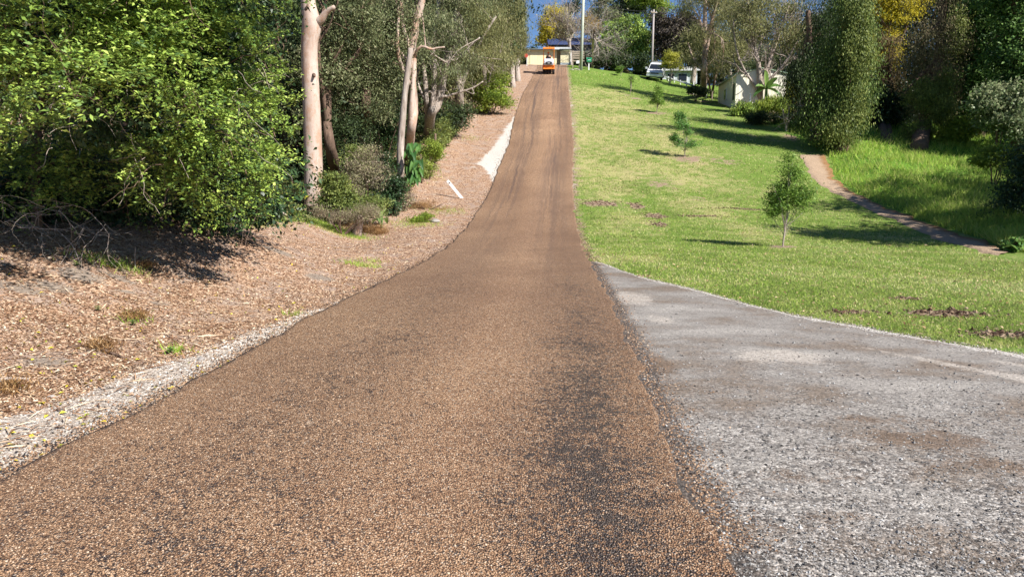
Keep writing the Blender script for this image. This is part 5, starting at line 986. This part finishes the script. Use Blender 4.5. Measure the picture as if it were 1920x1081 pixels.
# timber slat fence by the garage
b = P(1075, 128); Yf = b[1] + 1; root = thing('timber_fence_panel', 'weathered timber slat panel on posts left of the pale pole', 'fence', b)
for px in (1074, 1086): p = G(W(px, 128, Yf)[0], Yf); mb = MB(); mb.box(p + np.array([0, 0, .85]), (.1, .1, 1.9)); mb.build('post', M_TIMBER, root, off=b)
for i, zz in enumerate((.75, 1.05, 1.28, 1.5, 1.7)): p = G(W(1081, 128, Yf)[0], Yf); mb = MB(); mb.box(p + np.array([.15, -.07, zz]), (1.35, .03, .14)); mb.build('slat', M_TIMBER, root, off=b)
mb = MB(); p = G(W(1082, 128, Yf)[0], Yf); mb.box(p + np.array([.1, -.12, .62]), (.45, .12, .3), taper=.8); o = mb.build('meter_box', M_WHITE, None, off=p); o.location = tuple(p); o['label'] = 'small white box fixed low on the timber slat panel'; o['category'] = 'box'
# letterbox (green)
b = P(1104, 131); root = thing('letterbox', 'green letterbox on a short post at the top of the lawn', 'letterbox', b); M_GREEN = plain('green_enamel', (.02, .26, .13), .35, .5)
mb = MB(); mb.box((0, 0, .35), (.12, .12, .9)); mb.build('post', M_WHITE, root)
mb = MB(); mb.box((0, 0, .98), (.52, .4, .30)); mb.build('box', M_GREEN, root, bevel=.03)
mb = MB(); mb.prism([(-.24, 0), (-.12, .14), (.12, .14), (.24, 0)], -.3, .3); mb.build('lid', M_GREEN, root).location = (0, 0, 1.14)
mb = MB(); mb.box((0, -.205, 1.03), (.34, .02, .045)); mb.build('slot', M_WHITE, root)
for i, (px, py) in enumerate([(1073,131),(1079,130),(1084,131)]): rock(['terracotta rock at the foot of the timber panel, left one', 'terracotta rock at the foot of the timber panel, middle one', 'terracotta rock at the foot of the pale pole'][i], px, py, .2, 30 + i, 'terracotta rocks by the timber panel')
# red sign by the garage
b = G(W(988, 122, 80)[0], 80); root = thing('red_sign', 'small red oval sign on a short post left of the garage', 'sign', b); mb = MB(); mb.box((0, 0, .55), (.06, .06, 1.3)); mb.build('post', M_WHITE, root)
mb = MB(); mb.cyl((-.1, -.05, 1.12), .22, .03, 'y', 20); o = mb.build('plate', plain('faded_red_paint', (.45, .05, .03), .5), root, bevel=.006)

# ================================================================== POLES AND WIRES
M_POLE = barkmat('treated_pole_greenish', (.28,.30,.24), (.42,.45,.37), (.52,.54,.46)); M_POLE2 = barkmat('grey_pole_wood', (.20,.17,.16), (.34,.30,.29), (.45,.41,.40)); M_BLACK = plain('black_rubber', (.02, .02, .022), .6)
b = P(1089, 131); root = thing('power_pole', 'thick pale greenish power pole beside the drive at the hilltop', 'power pole', b); top = W(1095, -40, b[1])
mb = MB(); mb.tube([b - np.array([0, 0, .3]), (b + top) / 2, top], [.19, .165, .14], 14); mb.build('pole', M_POLE, root, off=b, smooth=True)
mb = MB(); mb.box((top + np.array([0, -.2, -.5])), (1.9, .1, .12)); mb.build('crossarm', M_TIMBER, root, off=b)
mb = MB(); [mb.tube([b + np.array([-.03, -.19, z]), b + np.array([-.03, -.205, z + .08])], .1, 10) for z in (1.9,)]; mb.build('number_tag', M_WIRE, root, off=b)
Y2 = 88; b2 = G(W(1222, 118, Y2)[0], Y2); root2 = thing('power_pole', 'thin grey power pole rising behind the white car', 'power pole', b2); top2 = W(1226, 18, Y2)
mb = MB(); mb.tube([b2 - np.array([0, 0, .3]), top2], [.15, .11], 12); mb.build('pole', M_POLE2, root2, off=b2, smooth=True)
mb = MB(); mb.box(top2 + np.array([0, -.15, -.35]), (.9, .09, .1), rz=.4); mb.build('crossarm', M_TIMBER, root2, off=b2)
for k in (-.35, .35): mb = MB(); mb.cyl(top2 + np.array([k * .92, -.15 + k * .4, -.24]), .035, .12); mb.build('insulator', M_WHITE, root2, off=b2)
for i, dz in enumerate((-.1, -.45)):
    s = top2 + np.array([(-.3, .3)[i], -.2, dz - .1]); e = W(1096, -2 + i * 8, b[1]); n = 16; pts = [s + (e - s) * t + np.array([0, 0, -1.6 * t * (1 - t)]) for t in np.linspace(0, 1, n)]
    mb = MB(); mb.tube(pts, .016, 5); o = mb.build('power_line', M_BLACK, None); o['label'] = ['upper overhead wire between the two power poles', 'lower overhead wire between the two power poles'][i]; o['category'] = 'wire'; o['group'] = 'overhead wires'
s = W(1030, 81, 90); e = W(1096, 5, b[1]); pts = [s + (e - s) * t + np.array([0, 0, -.8 * t * (1 - t)]) for t in np.linspace(0, 1, 12)]

# ================================================================== VEHICLES
M_CAR = plain('white_car_paint', (.78, .80, .82), .25, .5, 0, .02, 6, .8); M_TYRE = plain('tyre_rubber', (.018, .018, .02), .8, .3); M_RIM = plain('silver_rim', (.45, .45, .46), .3, .5, .9); M_PLASTIC = plain('black_plastic', (.03, .03, .032), .5); M_LAMP = plain('clear_lamp', (.55, .58, .60), .08, .8, .2); M_AMBER = plain('amber_lamp', (.7, .25, .02), .2)
b = P(1226, 151); nx = np.array([1, 0, -.03]); ny = np.array([0, 1, float(H(b[0], b[1] + 1) - H(b[0], b[1]))]); zc = nrm(np.cross(nx, ny)); yaw = -.24
yv = nrm(np.array([-math.sin(yaw), math.cos(yaw), 0]) - zc * np.dot([-math.sin(yaw), math.cos(yaw), 0], zc)); xv = np.cross(yv, zc)
Mx = Matrix([[xv[i], yv[i], zc[i]] for i in range(3)]).to_euler(); b = b + yv * 2.0
sc_ = 28 * pxm(b[1]) / 1.83
root = thing('parked_car', 'white four wheel drive parked on the upper lawn facing downhill', 'car', b, rot=Mx); root.scale = (max(.95, min(1.1, sc_)),) * 3
# front faces -y
mb = MB(); hw = .92
prof = [(-2.25,.42),(-2.3,.62),(-2.26,.92),(-2.1,1.02),(-1.0,1.13),(-.95,1.15),(2.2,1.15),(2.3,1.0),(2.32,.5),(2.2,.40),(1.85,.40),(1.8,.66),(1.6,.82),(1.3,.86),(1.0,.82),(.82,.66),(.78,.38),(-.85,.38),(-.9,.66),(-1.08,.82),(-1.4,.86),(-1.7,.82),(-1.88,.66),(-1.92,.42)]
mb.prism(prof, -hw, hw); mb.build('body', M_CAR, root, bevel=.05)
mb = MB(); n = [(-.98, 1.12, .86), (-.25, 1.72, .70), (.2, 1.80, .68), (2.0, 1.78, .68), (2.24, 1.14, .84)]
v = [(-w_, y, z) for y, z, w_ in n] + [(w_, y, z) for y, z, w_ in n]; mb.add(v, [(i, i + 5, i + 6, i + 1) for i in range(4)] + [(0, 1, 2, 3, 4), (9, 8, 7, 6, 5), (0, 4, 9, 5)]); mb.build('cabin', M_CAR, root, bevel=.03)
mb = MB(); mb.add([(-.76, -.935, 1.19), (.76, -.935, 1.19), (.63, -.335, 1.68), (-.63, -.335, 1.68)], [(0, 1, 2, 3)]); mb.build('windscreen', M_GLASS, root)
for sg in (-1, 1):
    mb = MB(); mb.add([(sg * .845, -.62, 1.20), (sg * .845, 2.05, 1.20), (sg * .712, 1.92, 1.70), (sg * .715, -.05, 1.70)], [(0, 1, 2, 3)]); mb.build('side_window', M_GLASS, root)
    mb = MB(); mb.box((sg * .69, -2.27, .84), (.36, .08, .17)); mb.build('headlight', M_LAMP, root, bevel=.02)
    mb = MB(); mb.box((sg * .84, -2.26, .84), (.10, .09, .15)); mb.build('indicator', M_AMBER, root)
    mb = MB(); mb.box((sg * 1.10, -.72, 1.25), (.24, .14, .22)); mb.box((sg * .97, -.68, 1.18), (.14, .05, .05)); mb.build('mirror', M_CAR, root, bevel=.03)
    for yy in (-1.4, 1.32):
        mb = MB(); mb.cyl((sg * .80, yy, .38), .385, .25, 'x', 28); t = mb.build('wheel', M_TYRE, root, bevel=.03); mb = MB(); mb.cyl((sg * .93, yy, .38), .22, .03, 'x', 20); mb.build('rim', M_RIM, t)
mb = MB(); mb.box((0, -2.29, .84), (.92, .05, .15)); mb.build('grille', M_PLASTIC, root)
mb = MB(); mb.box((0, -2.36, .58), (1.8, .16, .2)); mb.build('bumper', M_CAR, root, bevel=.04)
mb = MB(); mb.box((0, -2.30, .44), (1.2, .08, .14)); mb.build('air_intake', M_PLASTIC, root)
mb = MB(); mb.box((0, -2.45, .58), (.37, .015, .11)); mb.build('number_plate', M_WHITE, root)
mb = MB(); mb.box((0, .3, 1.86), (1.2, .06, .04)); mb.box((0, 1.5, 1.86), (1.2, .06, .04)); [mb.box((sg * .58, .9, 1.84), (.04, 1.5, .04)) for sg in (-1, 1)]; mb.build('roof_rack', M_RIM, root)
mb = MB(); mb.tube([(.93, -.9, 1.1), (.93, -.75, 1.5), (.86, -.5, 1.85)], .04, 8); mb.build('snorkel', M_PLASTIC, root)

# small roller seen from behind, on the crest
b = P(1029, 140); M_OR = plain('orange_machine_paint', (.80, .24, .03), .4, .5, 0, .06); M_GREYP = plain('light_grey_hood', (.50, .50, .56), .4); slope = math.atan2(float(H(b[0], b[1] + 1) - H(b[0], b[1])), 1)
root = thing('road_roller', 'small orange and grey road roller driving up the brown road', 'roller', b + np.array([0, .4, 0.03]), rot=(slope, 0, -.04)); root.scale = (.94, .94, .94)
for x in (-.50, -.17, .17, .50): mb = MB(); mb.cyl((x, .0, .36), .36, .27, 'x', 24); t = mb.build('rear_tyre', M_TYRE, root, bevel=.03); mb = MB(); mb.cyl((x, 0, .36), .17, .275, 'x', 16); mb.build('rim', M_OR, t)
mb = MB(); mb.cyl((0, 1.95, .38), .38, 1.2, 'x', 32); dm = mb.build('front_drum', M_RIM, root)
mb = MB(); [mb.box((sg * .64, 1.95, .62), (.06, .9, .22)) for sg in (-1, 1)]; mb.box((0, 1.3, .72), (1.3, .3, .35)); mb.build('drum_frame', M_OR, root, bevel=.02)
mb = MB(); mb.box((0, .35, .88), (1.26, 1.6, .38), tapy=.96, taper=.97); mb.box((0, -.48, .70), (1.22, .12, .10)); mb.build('chassis', M_OR, root, bevel=.04)
mb = MB(); mb.prism([(-.52, 0), (-.52, .25), (-.40, .50), (-.15, .62), (.3, .62), (.3, 0)], -.52, .52); h = mb.build('engine_hood', M_GREYP, root, bevel=.09); h.location = (0, 0, 1.06)
mb = MB(); a = np.linspace(0, 2 * math.pi, 25)[:-1]; mb.add([(.36 * math.cos(t), -.545, 1.30 + .16 * math.sin(t)) for t in a] + [(.36 * math.cos(t), -.50, 1.30 + .16 * math.sin(t)) for t in a], [tuple(range(24))] + [(i, i + 24, (i + 1) % 24 + 24, (i + 1) % 24) for i in range(24)]); mb.build('grille', M_PLASTIC, root)
mb = MB(); mb.box((0, -.56, 1.30), (.24, .015, .075)); mb.build('badge', M_WHITE, root)
for sg in (-1, 1):
    mb = MB(); mb.box((sg * .52, -.47, .98), (.14, .03, .08)); mb.build('tail_light', plain('red_lens_%s' % ('a' if sg < 0 else 'b'), (.5, .02, .02), .2), root)
    mb = MB(); mb.tube([(sg * .56, .45, 1.05), (sg * .56, .45, 2.62)], .035, 8); mb.tube([(sg * .56, 1.25, 1.05), (sg * .56, 1.25, 2.62)], .035, 8); mb.build('canopy_post', M_OR, root)
mb = MB(); mb.box((0, .85, 2.68), (1.25, 1.25, .13)); mb.build('canopy', M_OR, root, bevel=.04)
mb = MB(); mb.box((0, .75, 1.3), (.5, .45, .12)); mb.box((0, .56, 1.6), (.48, .1, .5)); mb.build('seat', M_PLASTIC, root, bevel=.03)
mb = MB(); mb.tube([(0, 1.3, 1.1), (0, 1.15, 1.62)], .03, 8); mb.cyl((0, 1.14, 1.64), .18, .03, 'z', 20); mb.build('steering_wheel', M_PLASTIC, root)
mb = MB(); mb.cyl((.1, .55, 2.80), .05, .12); mb.build('beacon', M_AMBER, root, bevel=.01)
# driver
def skinned(name, verts, edges, rad, mat, parent=None):
    me = bpy.data.meshes.new(name); me.from_pydata(verts, edges, []); o = link(name, me, mat, parent); m1 = o.modifiers.new('skin', 'SKIN'); m1.use_smooth_shade = True
    for i, r in enumerate(rad): me.skin_vertices[0].data[i].radius = (r, r)
    me.skin_vertices[0].data[0].use_root = True; o.modifiers.new('sub', 'SUBSURF').levels = 1; o.modifiers['sub'].render_levels = 1; return o
pr = thing('person', 'driver in an orange high visibility shirt sitting under the roller canopy', 'person', b + np.array([0, .4 + .73, .03 + .73 * math.tan(slope)]), rot=(slope, 0, -.04)); pr.scale = (.94, .94, .94)
def addskin(name, mat, V_, E_, Rd):
    me = bpy.data.meshes.new(name); me.from_pydata(V_, E_, []); o = link(name, me, mat, pr)
    bm_ = __import__('bmesh').new(); bm_.from_mesh(me); L_ = bm_.verts.layers.skin.verify()
    for i, v in enumerate(bm_.verts): v[L_].radius = (Rd[i], Rd[i]); v[L_].use_root = (i == 0)
    bm_.to_mesh(me); bm_.free(); o.modifiers.new('skin', 'SKIN').use_smooth_shade = True; s = o.modifiers.new('sub', 'SUBSURF'); s.levels = 1; s.render_levels = 1; return o
M_SKIN = plain('skin', (.42, .26, .18), .6); M_HV = plain('orange_shirt', (.85, .20, .03), .7); M_NAVY = plain('navy_trousers', (.02, .03, .06), .8)
addskin('body', M_SKIN, [(0,0,1.42),(0,.0,1.65),(0,.02,1.86),(0,.03,1.95),(0,.04,2.05),(0,.05,2.16),(-.2,.02,1.84),(-.26,.14,1.62),(-.14,.34,1.66),(.2,.02,1.84),(.26,.14,1.62),(.14,.34,1.66),(-.1,.35,1.42),(.1,.35,1.42),(-.1,.42,1.08),(.1,.42,1.08)], [(0,1),(1,2),(2,3),(3,4),(4,5),(2,6),(6,7),(7,8),(2,9),(9,10),(10,11),(0,12),(0,13),(12,14),(13,15)], [.14,.13,.12,.06,.095,.08,.06,.05,.035,.06,.05,.035,.08,.08,.055,.055])
addskin('shirt', M_HV, [(0,0,1.44),(0,0,1.65),(0,.02,1.84),(-.2,.02,1.83),(-.26,.14,1.62),(.2,.02,1.83),(.26,.14,1.62)], [(0,1),(1,2),(2,3),(3,4),(2,5),(5,6)], [.16,.155,.14,.08,.065,.08,.065])
addskin('trousers', M_NAVY, [(0,.02,1.41),(-.1,.35,1.42),(.1,.35,1.42),(-.1,.42,1.10),(.1,.42,1.10)], [(0,1),(0,2),(1,3),(2,4)], [.155,.09,.09,.068,.068])
mb = MB(); mb.cyl((0, .05, 2.17), .17, .02, 'z', 20); mb.cyl((0, .05, 2.23), .10, .12, 'z', 20, .085); mb.build('hat', M_HV, pr, bevel=.01)
